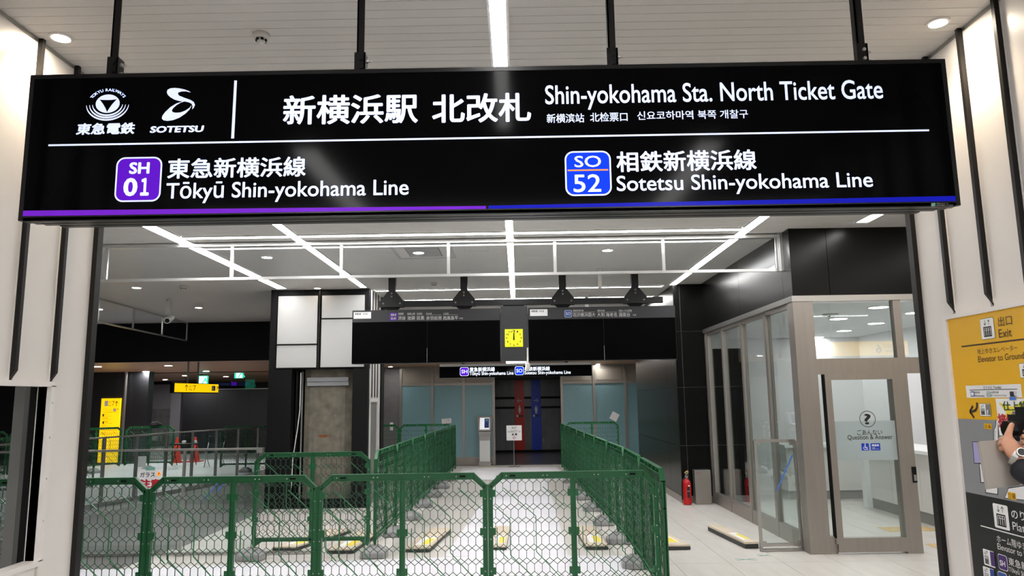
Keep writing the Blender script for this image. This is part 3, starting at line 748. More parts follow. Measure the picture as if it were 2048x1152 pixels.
def pxpoly(pts, m, h=.001, name='mark', parent=None, pl=None):
    pl = pl or S
    return decal(parent or sg, pl, [pl.hit(p) for p in pts], m, h, name)
c1 = lambda x, y: (x / 2.4, y / 2.4); c2 = lambda x, y: (512 + x / 2.4, y / 2.4); c3 = lambda x, y: (1080 + x / 2.4, y / 2.4); c4 = lambda x, y: (1560 + x / 2.4, y / 2.4)
lg = lambda x, y: (140 + x / 7.314, 170 + y / 7.314); bd = lambda x, y: (220 + x / 6.827, 300 + y / 6.827)
S4('新横浜駅', c2(130, 540), c2(778, 530), c2(400, 597), c2(400, 455), bold=.022, res=4)
S4('北改札', c2(845, 530), c2(1320, 520), c2(1000, 590), c2(1000, 450), bold=.022, res=4)
S4('Shin-yokohama Sta. North Ticket Gate', (1090.4, 200), (1765, 180), (1182, 219.6), (1617, 161.7), bold=.012, res=4)
S4('新横滨站', c3(32, 570), c3(212, 565), c3(120, 590), c3(120, 546), bold=.012)
S4('北检票口', c3(240, 565), c3(420, 560), c3(330, 584), c3(330, 540), bold=.012)
S4('신요코하마역 북쪽 개찰구', c3(466, 555), c3(998, 548), c3(700, 573), c3(700, 531), bold=.012)
S4('東急新横浜線', (335.4, 337.5), (612, 333), (354.8, 357.6), (357.7, 317.3), bold=.022, res=4)
S4('Tōkyū Shin-yokohama Line', (332.8, 382), (817.4, 379), (401.6, 406.6), (383, 364), bold=.012, res=4)
S4('相鉄新横浜線', c3(366, 775), c3(1038, 765), c3(700, 822), c3(700, 722), bold=.022, res=4)
S4('Sotetsu Shin-yokohama Line', (1233.3, 370.8), (1745.4, 364.6), (1471.7, 388.3), (1400.8, 349), bold=.012, res=4)
pxpoly([(97, 292.5), (1858, 262.5), (1858, 259), (97, 289)], 'led_white', name='divider_line')
pxpoly([c1(1110, 665), c1(1124, 665), c1(1138, 387), c1(1125, 387)], 'led_white', name='divider_bar')
for nm, L, R, T, B, mm in (('SH', bd(75, 400), bd(703, 400), bd(400, 97), bd(330, 708), 'led_purple'), ('SO', c3(120, 830), c3(342, 830), c3(230, 725), c3(235, 940), 'led_blue')):
    u0, u1, v0, v1 = S.hit(L)[0], S.hit(R)[0], S.hit(B)[1], S.hit(T)[1]
    decal(sg, S, rrect(u0, u1, v0, v1, .036, 8), 'led_white', .0006, 'badge_border'); e = .0065
    decal(sg, S, rrect(u0 + e, u1 - e, v0 + e, v1 - e, .030, 8), mm, .0010, 'badge')
S4('SH', bd(265, 250), bd(543, 250), bd(400, 328), bd(400, 168), bold=.035)
S4('0', bd(185, 510), bd(378, 510), bd(290, 632), bd(290, 383), bold=.035)
S4('１', bd(417, 510), bd(537, 510), bd(490, 625), bd(490, 383), bold=.045)
S4('SO', c3(165, 775), c3(293, 775), c3(230, 803), c3(230, 748), bold=.012)
S4('52', c3(160, 880), c3(293, 880), c3(230, 923), c3(230, 837), bold=.012)
pxpoly([c3(133, 822), c3(327, 819), c3(327, 812), c3(133, 815)], 'led_orange', .0016, 'badge_line')
pxpoly([(44, 432.5), (972, 420), (972, 412), (44.5, 421.5)], 'led_violet', name='colour_band')
pxpoly([(977, 420), (1912, 402), (1911, 392), (977, 411.5)], 'led_navy', name='colour_band')
# two company emblems
S4('東急電鉄', lg(90, 650), lg(945, 630), lg(500, 726), lg(500, 556), bold=.035, shear=.12)
S4('SOTETSU', lg(1168, 650), lg(1950, 640), lg(1500, 698), lg(1500, 600), bold=.045, shear=.15)
ecx, ecy = S.hit(lg(553, 274)); rx = (S.hit(lg(728, 272))[0] - S.hit(lg(378, 272))[0]) / 2; ry = (S.hit(lg(553, 140))[1] - S.hit(lg(553, 408))[1]) / 2
disc = [(ecx + rx * math.cos(math.radians(i * 7.5)), ecy + ry * math.sin(math.radians(i * 7.5))) for i in range(48)]
decal(sg, S, disc, 'led_white', .001, 'emblem_disc')
tri = []
P3 = [lg(435, 215), lg(690, 210), lg(545, 398)]
for i in range(3):
    a, b = Vector(S.hit(P3[i])), Vector(S.hit(P3[(i + 1) % 3])); c = (a + b) / 2 + (Vector((ecx, ecy)) - (a + b) / 2) * .30
    for k in range(6):
        s_ = k / 6; tri.append(tuple(a * (1 - s_) ** 2 + c * 2 * s_ * (1 - s_) + b * s_ ** 2))
decal(sg, S, tri[::-1], 'screen_black', .0016, 'emblem_centre')
for k, kk in enumerate((1.26, 1.51, 1.77)):
    q = MB(); n = 22
    for i in range(n):
        pts = []
        for j, inner in ((i, 0), (i, 1), (i + 1, 1), (i + 1, 0)):
            a = math.radians(184 + 172 * j / n); th = .018 + .075 * math.sin(math.pi * j / n)
            r = kk + (-th if inner else th); pts.append(S.p(ecx + rx * r * math.cos(a), ecy - ry * .02 + ry * (r * .985) * math.sin(a), .001))
        q.poly(pts)
    q.build('emblem_arc', 'led_white', sg)
ring = 'TOKYU RAILWAYS'
a_st, a_en = math.radians(155), math.radians(25)
mb = MB()
wds = {'I': .45, ' ': .6, 'W': 1.35, 'T': .9, 'L': .8, 'R': 1.0}
tot = sum(wds.get(c, 1.0) for c in ring); acc = 0
for c in ring:
    wdt = wds.get(c, 1.0); ang = a_st + (a_en - a_st) * (acc + wdt / 2) / tot; acc += wdt
    if c == ' ': continue
    vs, fs = glyphs(c, .008, 3); mx = (min(v.x for v in vs) + max(v.x for v in vs)) / 2
    base = len(mb.v); sc_ = .0175
    for v in vs:
        lx, ly = (v.x - mx) * sc_ * 1.08, v.y * sc_
        rr = rx * 1.43; rr2 = ry * 1.36
        ex, ey = ecx + rr * math.cos(ang), ecy + rr2 * math.sin(ang)
        nx, ny = math.cos(ang), math.sin(ang) * 1.1; nl = math.hypot(nx, ny); nx /= nl; ny /= nl
        mb.v.append(S.p(ex + ny * lx + nx * ly, ey - nx * lx + ny * ly, .001))
    mb.f += [[base + i for i in f_] for f_ in fs]
mb.build('emblem_ring_text', 'led_white', sg)
pxpoly([lg(x, y) for x, y in ((1770, 112), (1700, 95), (1640, 95), (1590, 108), (1578, 128), (1600, 158), (1680, 190), (1760, 218), (1810, 248), (1830, 290), (1815, 330), (1788, 358), (1795, 310), (1780, 275), (1740, 255), (1690, 244), (1660, 242), (1600, 236), (1530, 215), (1470, 180), (1430, 140), (1418, 105), (1430, 70), (1470, 50), (1530, 44), (1600, 50), (1680, 68), (1740, 90))][::-1], 'led_white', .001, 'emblem_swoosh')
outer = [(1660, 240), (1560, 270), (1470, 325), (1390, 400), (1352, 455), (1345, 492), (1370, 518), (1430, 526), (1510, 515), (1600, 480), (1690, 420), (1750, 360), (1776, 310)]
inner = [(1776, 300), (1755, 330), (1690, 375), (1620, 402), (1550, 408), (1505, 398), (1490, 375), (1510, 340), (1560, 295), (1620, 260), (1665, 246)]
pxpoly([lg(x, y) for x, y in outer + inner], 'led_white', .001, 'emblem_loop')
# eco mark and small print on the frame
FP = Plane((0, SY - .0002, 0), (1, 0, 0), (0, 0, 1))
ek = lambda x, y: (1820 + x / 8.98, 380 + y / 8.98)
decal(sg, FP, [FP.hit(p) for p in (ek(380, 296), ek(452, 292), ek(456, 232), ek(384, 236))], 'tape_teal', .0006, 'eco_mark')
text_px(sg, FP, '環境にやさしい', ek(470, 245), ek(690, 240), ek(580, 254), ek(580, 233), 'print_white')
text_px(sg, FP, 'LEDを採用しています', ek(470, 280), ek(770, 270), ek(600, 288), ek(600, 264), 'print_white')
# hangers with clamps and bolts
for k, (px, lab) in enumerate(((231, ''), (722, ''), (1224, ''), (1722, ''))):
    p = at_y(px, 125, SY + .06); x = p.x
    h = MB().box(x - .016, SY + .045, SZ1 - .02, x + .016, SY + .052, ZC).box(x - .016, SY + .045, SZ1 - .02, x - .009, SY + .085, ZC).build('hanger_pole', 'black_fin', sg)
    MB().box(x - .024, SY + .038, SZ1 - .02, x + .024, SY + .045, SZ1 + .095).box(x + .016, SY + .038, SZ1 - .02, x + .022, SY + .09, SZ1 + .095).build('clamp', 'sign_case', h)
    for z in (SZ1 + .025, SZ1 + .065):
        MB().tube((x + .022, SY + .062, z), (x + .032, SY + .062, z), .010, n=6).tube((x + .032, SY + .062, z), (x + .045, SY + .062, z), .006, n=8).build('bolt', 'bolt', h)
        MB().tube((x + .005, SY + .038, z), (x + .005, SY + .029, z), .008, n=6).build('bolt', 'bolt' if k == 3 else 'sign_case', h)

# ================================================================== GATE BOARDS
BY = 10.6
ga = thing('sign_gantry', 'black steel gantry of four drop poles and a cross beam over the gate boards', 'gantry', (0, BY, 2.9))
MB().box(-2.0, BY - .035, 2.955, 2.1, BY + .035, 3.04).build('beam', 'gantry', ga)
for px, py in ((785, 553), (928, 550), (1124, 548), (1268, 546)):
    x = at_y(px, py, BY).x
    MB().box(x - .05, BY - .05, 3.0, x + .05, BY + .05, ZC).build('pole', 'gantry', ga)
    g = MB()
    for yy in (-.056, .044): g.prism([(x + a, BY + yy, b) for a, b in ((-.17, 2.95), (.17, 2.95), (.17, 3.03), (.06, 3.17), (-.06, 3.17), (-.17, 3.03))], (0, .012, 0))
    g = g.build('gusset', 'gantry', ga)
    for a, b in ((-.12, 3.0), (.12, 3.0), (0, 3.10), (0, 3.145)): MB().tube((x + a, BY - .056, b), (x + a, BY - .066, b), .014, n=6).build('bolt', 'steel_grey', g)
    q = MB(); q.prism([(x + a, BY - .03, b) for a, b in ((-.12, 2.95), (-.07, 2.907), (.07, 2.907), (.12, 2.95))], (0, .06, 0)); q.build('swivel', 'black', ga)
def board(x0, x1, label, sticker_x, screens):
    b = thing('gate_board', label, 'display', ((x0 + x1) / 2, BY, 2.14))
    MB().box(x0, BY - .06, 2.14, x1, BY + .06, 2.905).build('case', 'gantry', b)
    MB().box(x0 + .004, BY - .068, 2.735, x1 - .004, BY - .06, 2.90).build('header_strip', 'board_grey', b)
    xm = screens
    for a, c in ((x0 + .006, xm - .003), (xm + .003, x1 - .006)): MB().box(a, BY - .067, 2.148, c, BY - .06, 2.73).build('screen', 'display_black', b)
    MB().box(xm - .003, BY - .066, 2.148, xm + .003, BY - .06, 2.35).build('seam', 'steel', b)
    MB().box(sticker_x, BY - .0695, 2.785, sticker_x + .25, BY - .068, 2.88).build('sticker', 'paper', b)
    pl = Plane((0, BY - .0695, 0), (1, 0, 0), (0, 0, 1))
    text(b, pl, '新横浜駅　のりば', sticker_x + .02, sticker_x + .2, 2.838, 2.868, 'ink', bold=.02)
    text(b, pl, 'ＸＸXXX－X先発番線', sticker_x + .02, sticker_x + .235, 2.797, 2.824, 'ink') if False else None
    return b, Plane((0, BY - .068, 0), (1, 0, 0), (0, 0, 1))
bl, plB = board(-2.365, -.245, 'left black gate board listing Shibuya and other stops', -2.345, -1.29)
br, _ = board(.155, 2.26, 'right black gate board listing Yamato and other stops', .185, 1.23)
g1 = lambda x, y: (700 + x / 5.689, 540 + y / 5.689); g2 = lambda x, y: (1000 + x / 5.236, 540 + y / 5.236)
def badge(parent, pl, f, x0, y0, x1, y1, m, edge, lines):
    (a, b), (c, d) = pl.hit(f(x0, y1)), pl.hit(f(x1, y0)); r = (c - a) * .2
    decal(parent, pl, rrect(a, c, b, d, r), edge, .0010, 'badge_border'); e = (c - a) * .05
    decal(parent, pl, rrect(a + e, c - e, b + e, d - e, r), m, .0018, 'badge')
    n = len(lines)
    for i, s_ in enumerate(lines):
        hh = (d - b) / n; v1 = d - i * hh - hh * (.22 if n > 1 else .28); v0 = d - (i + 1) * hh + hh * (.16 if n > 1 else .30)
        text(parent, pl, s_, a + (c - a) * .16, c - (c - a) * .16, v0, v1, 'led_white' if 'led' in m else 'print_white', bold=.02, h=.0026)
badge(bl, plB, g1, 452, 488, 535, 572, 'print_purple', 'led_purple', ['SH', '02-03'])
for s_, x0, x1 in (('渋谷', 548, 633), ('池袋', 653, 740), ('目黒', 762, 845), ('赤羽岩淵', 867, 1040), ('西高島平', 1060, 1230)):
    text_px(bl, plB, s_, g1(x0, 545), g1(x1, 545), g1((x0 + x1) / 2, 568), g1((x0 + x1) / 2, 524), 'print_white', bold=.006, h=.002)
text_px(bl, plB, '方面', g1(1242, 550), g1(1285, 550), g1(1260, 559), g1(1260, 541), 'print_white', h=.002)
for s_, x0, x1, xe in (('東横線', 548, 610, 610), ('副都心線', 653, 740, 740), ('目黒線', 762, 822, 822), ('南北線', 867, 930, 1040), ('三田線', 1060, 1122, 1228)):
    text_px(bl, plB, s_, g1(x0, 497), g1(x1, 497), g1(x0, 507), g1(x0, 487), 'print_white', h=.002)
    pxpoly([g1(x0, 513), g1(xe, 510), g1(xe, 508), g1(x0, 511)], 'print_white', .002, 'rule_line', bl, plB)
badge(br, plB, g2, 676, 420, 752, 497, 'print_blue', 'print_white', ['SO'])
for s_, x0, x1 in (('羽沢横浜国大', 762, 998), ('大和', 1017, 1095), ('海老名', 1108, 1225), ('湘南台', 1243, 1362)):
    text_px(br, plB, s_, g2(x0, 470), g2(x1, 467), g2((x0 + x1) / 2, 490), g2((x0 + x1) / 2, 447), 'print_white', bold=.006, h=.002)
text_px(br, plB, '方面', g2(1388, 472), g2(1425, 472), g2(1400, 480), g2(1400, 462), 'print_white', h=.002)
for s_, x0, x1, xe in (('相鉄新横浜線', 762, 875, 998), ('相鉄本線', 1017, 1095, 1225), ('相鉄いずみ野線', 1243, 1380, 1380)):
    text_px(br, plB, s_, g2(x0, 425), g2(x1, 423), g2(x0, 436), g2(x0, 416), 'print_white', h=.002)
    pxpoly([g2(x0, 443), g2(xe, 440), g2(xe, 438), g2(x0, 441)], 'print_white', .002, 'rule_line', br, plB)
ck = thing('clock_panel', 'dark grey panel with a square yellow clock between the gate boards', 'clock', (-.04, BY, 2.14))
MB().box(-.232, BY - .09, 2.14, .145, BY + .06, 2.93).build('panel', 'board_grey', ck)
MB().box(-.2, BY - .03, 2.93, .1, BY + .03, 2.954).build('mount', 'black', ck)
q0, q1 = at_y(1010, 694, BY - .1), at_y(1045.5, 658, BY - .1)
MB().box(q0.x, BY - .105, q0.z, q1.x, BY - .09, q1.z).build('clock_face', 'clock_yellow', ck)
MB().box(-.165, BY - .09, 2.118, .115, BY - .02, 2.14).build('lamp_strip', 'strip_light', ck)
MB().tube((.140, BY - .12, 2.0), (.140, BY - .12, 2.33), .012, n=8).lathe([(.012, 2.0), (.035, 2.04), (.035, 2.1), (.012, 2.12)], (.14, BY - .12, 0), 12).build('sensor', 'plastic_white', ck)
CP = Plane(((q0.x + q1.x) / 2, BY - .105, (q0.z + q1.z) / 2), (1, 0, 0), (0, 0, 1)); cr = (q1.x - q0.x) / 2
for n in range(1, 13):
    a = math.radians(90 - 30 * n); hh = cr * .19; wd_ = cr * (.30 if n > 9 else .16)
    u, v = cr * .80 * math.cos(a), cr * .80 * math.sin(a)
    text(ck, CP, str(n), u - wd_ / 2, u + wd_ / 2, v - hh / 2, v + hh / 2, 'ink', bold=.03, name='numeral')
for ln, wd_, a, tail in ((.86, .055, 87, .25), (.55, .085, 89, .2)):
    a = math.radians(a); u, v = math.cos(a), math.sin(a); q = Vector((-v, u)) * cr * wd_
    decal(ck, CP, [(-u * cr * tail + q.x, -v * cr * tail + q.y), (-u * cr * tail - q.x, -v * cr * tail - q.y), (u * cr * ln - q.x * .6, v * cr * ln - q.y * .6), (u * cr * ln + q.x * .6, v * cr * ln + q.y * .6)], 'ink', .004, 'clock_hand')
# lit line sign behind
LY = 12.2
ls = thing('line_sign', 'lit black sign with purple SH and blue SO line badges below the clock', 'sign', (-.04, LY, 1.98))
pa, pb = at_y(879, 756, LY), at_y(1183, 728, LY)
MB().box(pa.x, LY, pa.z, pb.x, LY + .1, pb.z - .01).build('case', 'screen_black', ls)
MB().box(pa.x, LY + .01, pb.z - .01, pb.x, LY + .09, pb.z + .03).build('top_rail', 'steel_grey', ls)
for x in (-.9, .8): MB().tube((x, LY + .05, pb.z), (x, LY + .05, ZC), .025, n=8).build('hanger_pole', 'gantry', ls)
LP = Plane((0, LY - .0005, 0), (1, 0, 0), (0, 0, 1))
l1 = lambda x, y: (740 + x / 4.432, 700 + y / 4.432); l2 = lambda x, y: (980 + x / 4.432, 700 + y / 4.432)
badge(ls, LP, l1, 797, 152, 876, 231, 'led_purple', 'led_white', ['SH'])
badge(ls, LP, l2, 221, 144, 299, 223, 'led_blue', 'led_white', ['SO'])
text_px(ls, LP, '東急新横浜線', l1(883, 170), l1(1106, 168), l1(990, 190), l1(990, 152), 'led_bright', bold=.008)
text_px(ls, LP, 'Tōkyū Shin-yokohama Line', l1(883, 210), l2(208, 205), l1(950, 232), l1(950, 192), 'led_bright', bold=.004)
text_px(ls, LP, '相鉄新横浜線', l2(306, 165), l2(530, 165), l2(420, 184), l2(420, 147), 'led_bright', bold=.008)
text_px(ls, LP, 'Sotetsu Shin-yokohama Line', l2(306, 205), l2(715, 200), l2(400, 224), l2(400, 186), 'led_bright', bold=.004)

# ================================================================== COLUMN
KY = 11.7
co = thing('column', 'square column with white panels on top and bare concrete below', 'column', (-3.12, 12.3, 0))
MB().box(-3.84, KY + .03, 2.13, -2.38, 13.0, ZC).build('backing', 'black', co)
for x0, x1, zs in ((-3.815, -3.185, (2.145, 2.52, 3.31)), (-3.115, -2.43, (2.145, 2.925, 3.31))):
    for z0, z1 in zip(zs, zs[1:]):
        MB().box(x0, KY, z0 + .012, x1, KY + .03, z1 - .012).build('white_panel', 'silver_panel', co)
        MB().box(x0, KY - .02, z0 - .002, x1, KY + .03, z0 + .01).build('panel_lip', 'black_fin', co)
MB().box(-3.16, KY - .012, 2.14, -3.14, KY + .03, ZC).build('centre_fin', 'black_fin', co)
for x0, x1 in ((-3.93, -3.56), (-2.60, -2.36)):
    MB().box(x0, KY - .01, 0, x1, KY + .10, 2.13).build('side_frame', 'black', co)
MB().box(-3.93, KY - .01, 2.13, -3.83, KY + .3, ZC).build('side_frame', 'black', co)
MB().box(-2.41, KY - .01, 2.13, -2.36, KY + .15, ZC).build('side_frame', 'black', co)
MB().box(-3.9, KY + .0, .0, -2.40, KY + .06, .14).build('floor_rail', 'black', co)
MB().box(-3.9, KY + .10, 0, -3.5, 13.0, 2.13).box(-2.62, KY + .1, 0, -2.40, 13.0, 2.13).build('inner_lining', 'black', co)
q = MB().prism([(x, y, 0) for x, y in ((-3.42, KY + .25), (-3.32, KY + .19), (-2.76, KY + .19), (-2.66, KY + .25), (-2.66, 12.9), (-3.42, 12.9))], (0, 0, 2.13)); q.build('concrete_core', 'concrete', co)
for x in (-3.27, -3.25, -2.83, -2.81): MB().box(x, KY + .185, .1, x + .006, KY + .19, 1.92).build('form_line', 'concrete_grey', co)
for z in (.5, .95, 1.4): MB().tube((-2.98 + z * .05, KY + .192, z), (-2.98 + z * .05, KY + .186, z), .022, n=12).build('tie_hole', 'concrete_grey', co)
MB().prism([(-3.09 + .09 * math.cos(i * .7), KY + .188, 1.08 + .022 * math.sin(i * .7)) for i in range(9)], (0, -.002, 0)).build('rust_stain', 'rust', co)
MB().box(-3.36, KY + .13, 1.94, -2.70, KY + .18, 2.0).box(-3.36, KY + .15, 1.87, -2.70, KY + .19, 1.94).build('metal_channel', 'sign_grey', co)
MB().box(-3.55, KY + .1, 0, -3.52, KY + .13, 2.1).box(-3.46, KY + .2, 0, -3.44, KY + .22, 2.1).build('stud', 'steel_grey', co)
MB().path([(-3.45, KY + .1, 2.08), (-3.45, KY + .1, 1.5), (-3.48, KY + .1, 1.2), (-3.54, KY + .1, .75), (-3.55, KY + .1, .3)], .008, 6).build('cable', 'plastic_white', co)
SF = -2.36                                  # side face with white strips and fins
for a, b in ((11.82, 11.97), (12.05, 12.2), (12.28, 12.43), (12.51, 12.72)):
    MB().box(SF - .02, a, 1.66 if b < 12.6 else 0, SF, b, ZC).build('side_strip', 'white_panel', co)
    MB().box(SF - .02, b, 1.68, SF + .006, b + .075, ZC).build('side_fin', 'black_fin', co)
MB().box(SF - .02, 11.86, 1.60, SF + .01, 12.5, 1.66).box(SF - .02, 11.82, 0, SF + .01, 11.90, 1.66).build('side_frame_white', 'white_trim', co)
MB().box(SF - .05, 11.9, 0, SF - .02, 12.5, 1.6).build('side_recess', 'steel_grey', co)
MB().box(SF - .02, 12.72, 0, SF + .02, 13.0, ZC).build('side_return', 'black', co)
# ================================================================== FLOOR SHEETS
def sheet(name, pts, z, m, label, nx=1):
    mb = MB().prism([(x, y, z) for x, y in pts], (0, 0, .002)); return tag(mb.build(name, m), label, 'floor sheet')
sheet('grey_floor_sheet', [(-6.6, 8.6), (-3.86, 8.6), (-3.86, 11.6), (-5.3, 16.2), (-5.9, 16.2)], .0012, 'grey_sheet', 'dark grey floor sheet in the left hall beyond the glass railing')
sheet('grey_floor_sheet', [(-7.6, 7.62), (-3.98, 7.62), (-3.93, 8.58), (-7.6, 8.58)], .0012, 'grey_sheet', 'dark grey floor sheet strip under the near glass railing')
sheet('white_floor_sheet', [(-7.5, 4.2), (1.03, 4.2), (1.03, 7.92), (-.3, 8.02), (-4.0, 7.62), (-7.5, 7.62)], .004, 'white_sheet', 'wide white protective sheet under the front green barriers')
sheet('white_floor_sheet', [(-.80, 8.02), (.49, 7.97), (.55, 15.4), (-.42, 15.4)], .0012, 'white_sheet', 'long white protective sheet leading back between the two barrier rows')
sheet('white_floor_sheet', [(-1.35, 15.42), (.9, 15.42), (.9, 18.2), (-1.35, 18.2)], .0045, 'white_sheet', 'white protective sheet in front of the toilet entrance')
sheet('white_floor_sheet', [(-15.5, 9.2), (-7.35, 9.2), (-6.4, 16.5), (-6.0, 22.0), (-15.5, 22.5)], .0012, 'white_sheet', 'bluish white protective sheet behind the far railing in the left hall')
tag(MB().box(-1.3, 18.3, 0.001, -.55, 18.36, .012).build('wood_batten', 'carton'), 'thin wooden batten on the floor before the teal glass', 'batten')
tag(MB().box(-.5, 15.7, .008, -.40, 16.3, .009).build('tape_mark', 'grey_sheet'), 'grey tape scuff on the white sheet by the entrance', 'tape')
for (px, py, l, r) in ((1492, 1119, .10, 20), (1528, 1111, .06, 5)):
    p = at_z(px, py, .001); mb = MB()
    for s in (1, -1): mb.bar(p + Vector((-l, -.04 * s, .001)), p + Vector((l, .04 * s, .001)), .008, (0, 0, 1), .0015)
    tag(mb.build('tape_cross', 'tape_teal'), 'green tape cross on the tiles, %s' % ('larger, nearer the glass gate leaf' if l > .08 else 'small, beside the gate leaf foot'), 'tape')

# ================================================================== GREEN BARRIERS
FW, FH, FT = 1.2262, 1.085, .034
def fence_meshes():
    """one barrier, local x along its width, y its thickness, z up"""
    root = thing('barrier', '', 'barrier', (0, 0, 0))
    def P(): return MB()
    y0, y1 = -FT / 2, FT / 2
    # outer rail: side posts, chamfers, top rail (C-profile: thin web and two flanges)
    pw = .036; ch = .105; zs = FH - .085
    ZB = .1255
    for s in (0, 1):
        X = (lambda a: a) if s == 0 else (lambda a: FW - a)
        fr = P().box(X(.0006), y0 + .010, .17, X(pw), y0 + .016, zs)
        for a in (.0006, pw - .005): fr.box(X(a), y0, .17, X(a + .005), y1, zs)
        fr.box(X(.0006), y0, zs - .006, X(pw), y1, zs)
        for z in (.25, .55, .80): fr.box(X(.0006), y0, z, X(pw), y1, z + .006)
        fr.hexa([(X(.012), y0 + .006, ZB), (X(.030), y0 + .006, ZB), (X(.030), y1 - .006, ZB), (X(.012), y1 - .006, ZB), (X(.0006), y0, .17), (X(pw), y0, .17), (X(pw), y1, .17), (X(.0006), y1, .17)])
        fr.build('side_post', 'green', root)
        ch_b = P(); pts = [(X(.022), zs - .025), (X(ch), FH - .045), (X(ch), FH), (X(ch - .008), FH), (X(.022), zs + .012)]
        ch_b.prism([(a, y0 + .010, b) for a, b in pts], (0, .006, 0))
        ch_b.bar((X(.012), 0, zs - .002), (X(ch - .004), 0, FH - .004), .008, (0, 1, 0), FT)
        ch_b.bar((X(.025), 0, zs - .03), (X(ch), 0, FH - .045), .006, (0, 1, 0), FT)
        ch_b.build('corner_brace', 'green', root)
        P().prism([(X(.03), y0 + .008, .182), (X(.11), y0 + .008, .182), (X(.03), y0 + .008, ZB + .004)], (0, .010, 0)).build('bottom_gusset', 'green', root)
    tp = P().box(ch - .008, y0, FH - .007, FW - ch + .008, y1, FH).box(ch, y0, FH - .048, FW - ch, y1, FH - .042).box(ch - .004, y0 + .010, FH - .045, FW - ch + .004, y0 + .016, FH - .003)
    for k in range(1, 6): tp.box(FW * k / 6 - .002, y0, FH - .045, FW * k / 6 + .002, y1, FH)
    tp = tp.build('top_rail', 'green', root)
    for a in (ch + .05, FW - ch - .10):
        sl = P().box(a, y0 - .002, FH - .034, a + .05, y0 + .003, FH - .031).box(a, y0 - .002, FH - .018, a + .05, y0 + .003, FH - .015)
        sl.box(a, y0 - .002, FH - .034, a + .003, y0 + .003, FH - .015).box(a + .047, y0 - .002, FH - .034, a + .05, y0 + .003, FH - .015)
        sl.build('slot_rim', 'green', tp); P().box(a + .003, y0 + .007, FH - .031, a + .047, y0 + .0105, FH - .018).build('slot_hole', 'black', tp)
    rv = P()
    for a in (.03, .055, .135, .16, .20, .40, .43, .77, .80, 1.0, 1.04, 1.145, 1.17):
        z = FH - .025 if ch < a < FW - ch else None
        if z: rv.tube((a, y0 + .010, z), (a, y0 + .0085, z), .0045, n=6)
    for s in (.02, FW - .02):
        for z in (.40, .62, .70, .90): rv.tube((s, y0 + .010, z), (s, y0 + .0085, z), .0042, n=6)
    stuff(rv.build('pin_hole', 'print_white', root))
    ct = P().box(FW / 2 - .019, y0 + .010, .17, FW / 2 + .019, y0 + .016, FH - .04)
    for a in (FW / 2 - .019, FW / 2 + .014): ct.box(a, y0, .17, a + .005, y1, FH - .04)
    for z in (.25, .55, .80): ct.box(FW / 2 - .019, y0, z, FW / 2 + .019, y1, z + .006)
    ct.hexa([(FW / 2 - .010, y0 + .006, ZB), (FW / 2 + .010, y0 + .006, ZB), (FW / 2 + .010, y1 - .006, ZB), (FW / 2 - .010, y1 - .006, ZB), (FW / 2 - .019, y0, .17), (FW / 2 + .019, y0, .17), (FW / 2 + .019, y1, .17), (FW / 2 - .019, y1, .17)])
    ct.build('centre_post', 'green', root)
    bt = P().box(.03, y0, .180, FW - .03, y1, .186).box(.03, y0, .212, FW - .03, y1, .218).box(.03, y0 + .010, .182, FW - .03, y0 + .016, .216)
    bt.build('bottom_rail', 'green', root)
    for X in (pw, FW / 2 - .019, FW / 2 + .019, FW - pw):
        sg_ = 1 if X in (pw, FW / 2 + .019) else -1
        for z in (.38, .65, .915):
            lb = P().box(X, y0 - .001, z, X + sg_ * .020, y0 + .012, z + .048)
            for dz in (.012, .034): lb.tube((X + sg_ * .010, y0 - .001, z + dz), (X + sg_ * .010, y0 - .0025, z + dz), .004, n=6)
            lb.build('lug', 'green', root)
    # net of hexagons
    net = P(); p = .0546; row = .0935; vl = .049
    def inside(x, z):
        if z > FH - .045 or z < .21 or x < pw or x > FW - pw: return False
        e = min(x, FW - x)
        return z < zs - .025 + max(0, (e - .022)) * ((FH - .045 - zs + .025) / (ch - .022))
    n = int((FW / 2 - pw) / p); t = .0036
    def strut(xa, za, xb, zb):
        if inside((xa + xb) / 2, (za + zb) / 2): net.bar((xa, 0, za), (xb, 0, zb), t, (0, 1, 0), .006)
    for half in (0, 1):
        off = pw + .018 if half == 0 else FW / 2 + .034
        cols = [off + i * p for i in range(-1, 11)]
        cols = [c for c in cols if (c < FW / 2 - .01 if half == 0 else c > FW / 2 + .01)]
        for r in range(12):
            zb = .115 + r * row; zt = zb + vl; zn = zb + row
            for i, x in enumerate(cols):
                strut(x, zb, x, zt)
                for dx in (-p, p):
                    xm = x + dx / 2; zm = zt + (zn - zt) / 2
                    strut(x, zt, xm, zm); strut(xm, zm, x + dx, zn) if (FW / 2 - x) * (FW / 2 - x - dx) > 0 else None
    nt = net.build('hexagon_net', 'green_net', root)
    rb = P()
    for h0 in (0.0, FW / 2):
        for pts in (((.11, .975), (.345, .775), (.345, .53), (.57, .30)), ((.045, .85), (.155, .755), (.155, .51), (.50, .19)), ((.06, .70), (.06, .56), (.14, .48)), ((.40, .98), (.56, .84))):
            for a, b in zip(pts, pts[1:]): rb.bar((h0 + a[0] * .98 + .005, 0, a[1]), (h0 + b[0] * .98 + .005, 0, b[1]), .005, (0, 1, 0), .012)
    rb.build('stiffening_rib', 'green_net_light', root)
    return root
FEN = fence_meshes(); fused = [False]
def fence(x, y, ang, label, group):
    if not fused[0]: o = FEN; fused[0] = True
    else: o = copy_tree(FEN)
    o.location = (x, y, 0); o.rotation_euler = (0, 0, ang); o['label'] = label; o['group'] = group
    return o
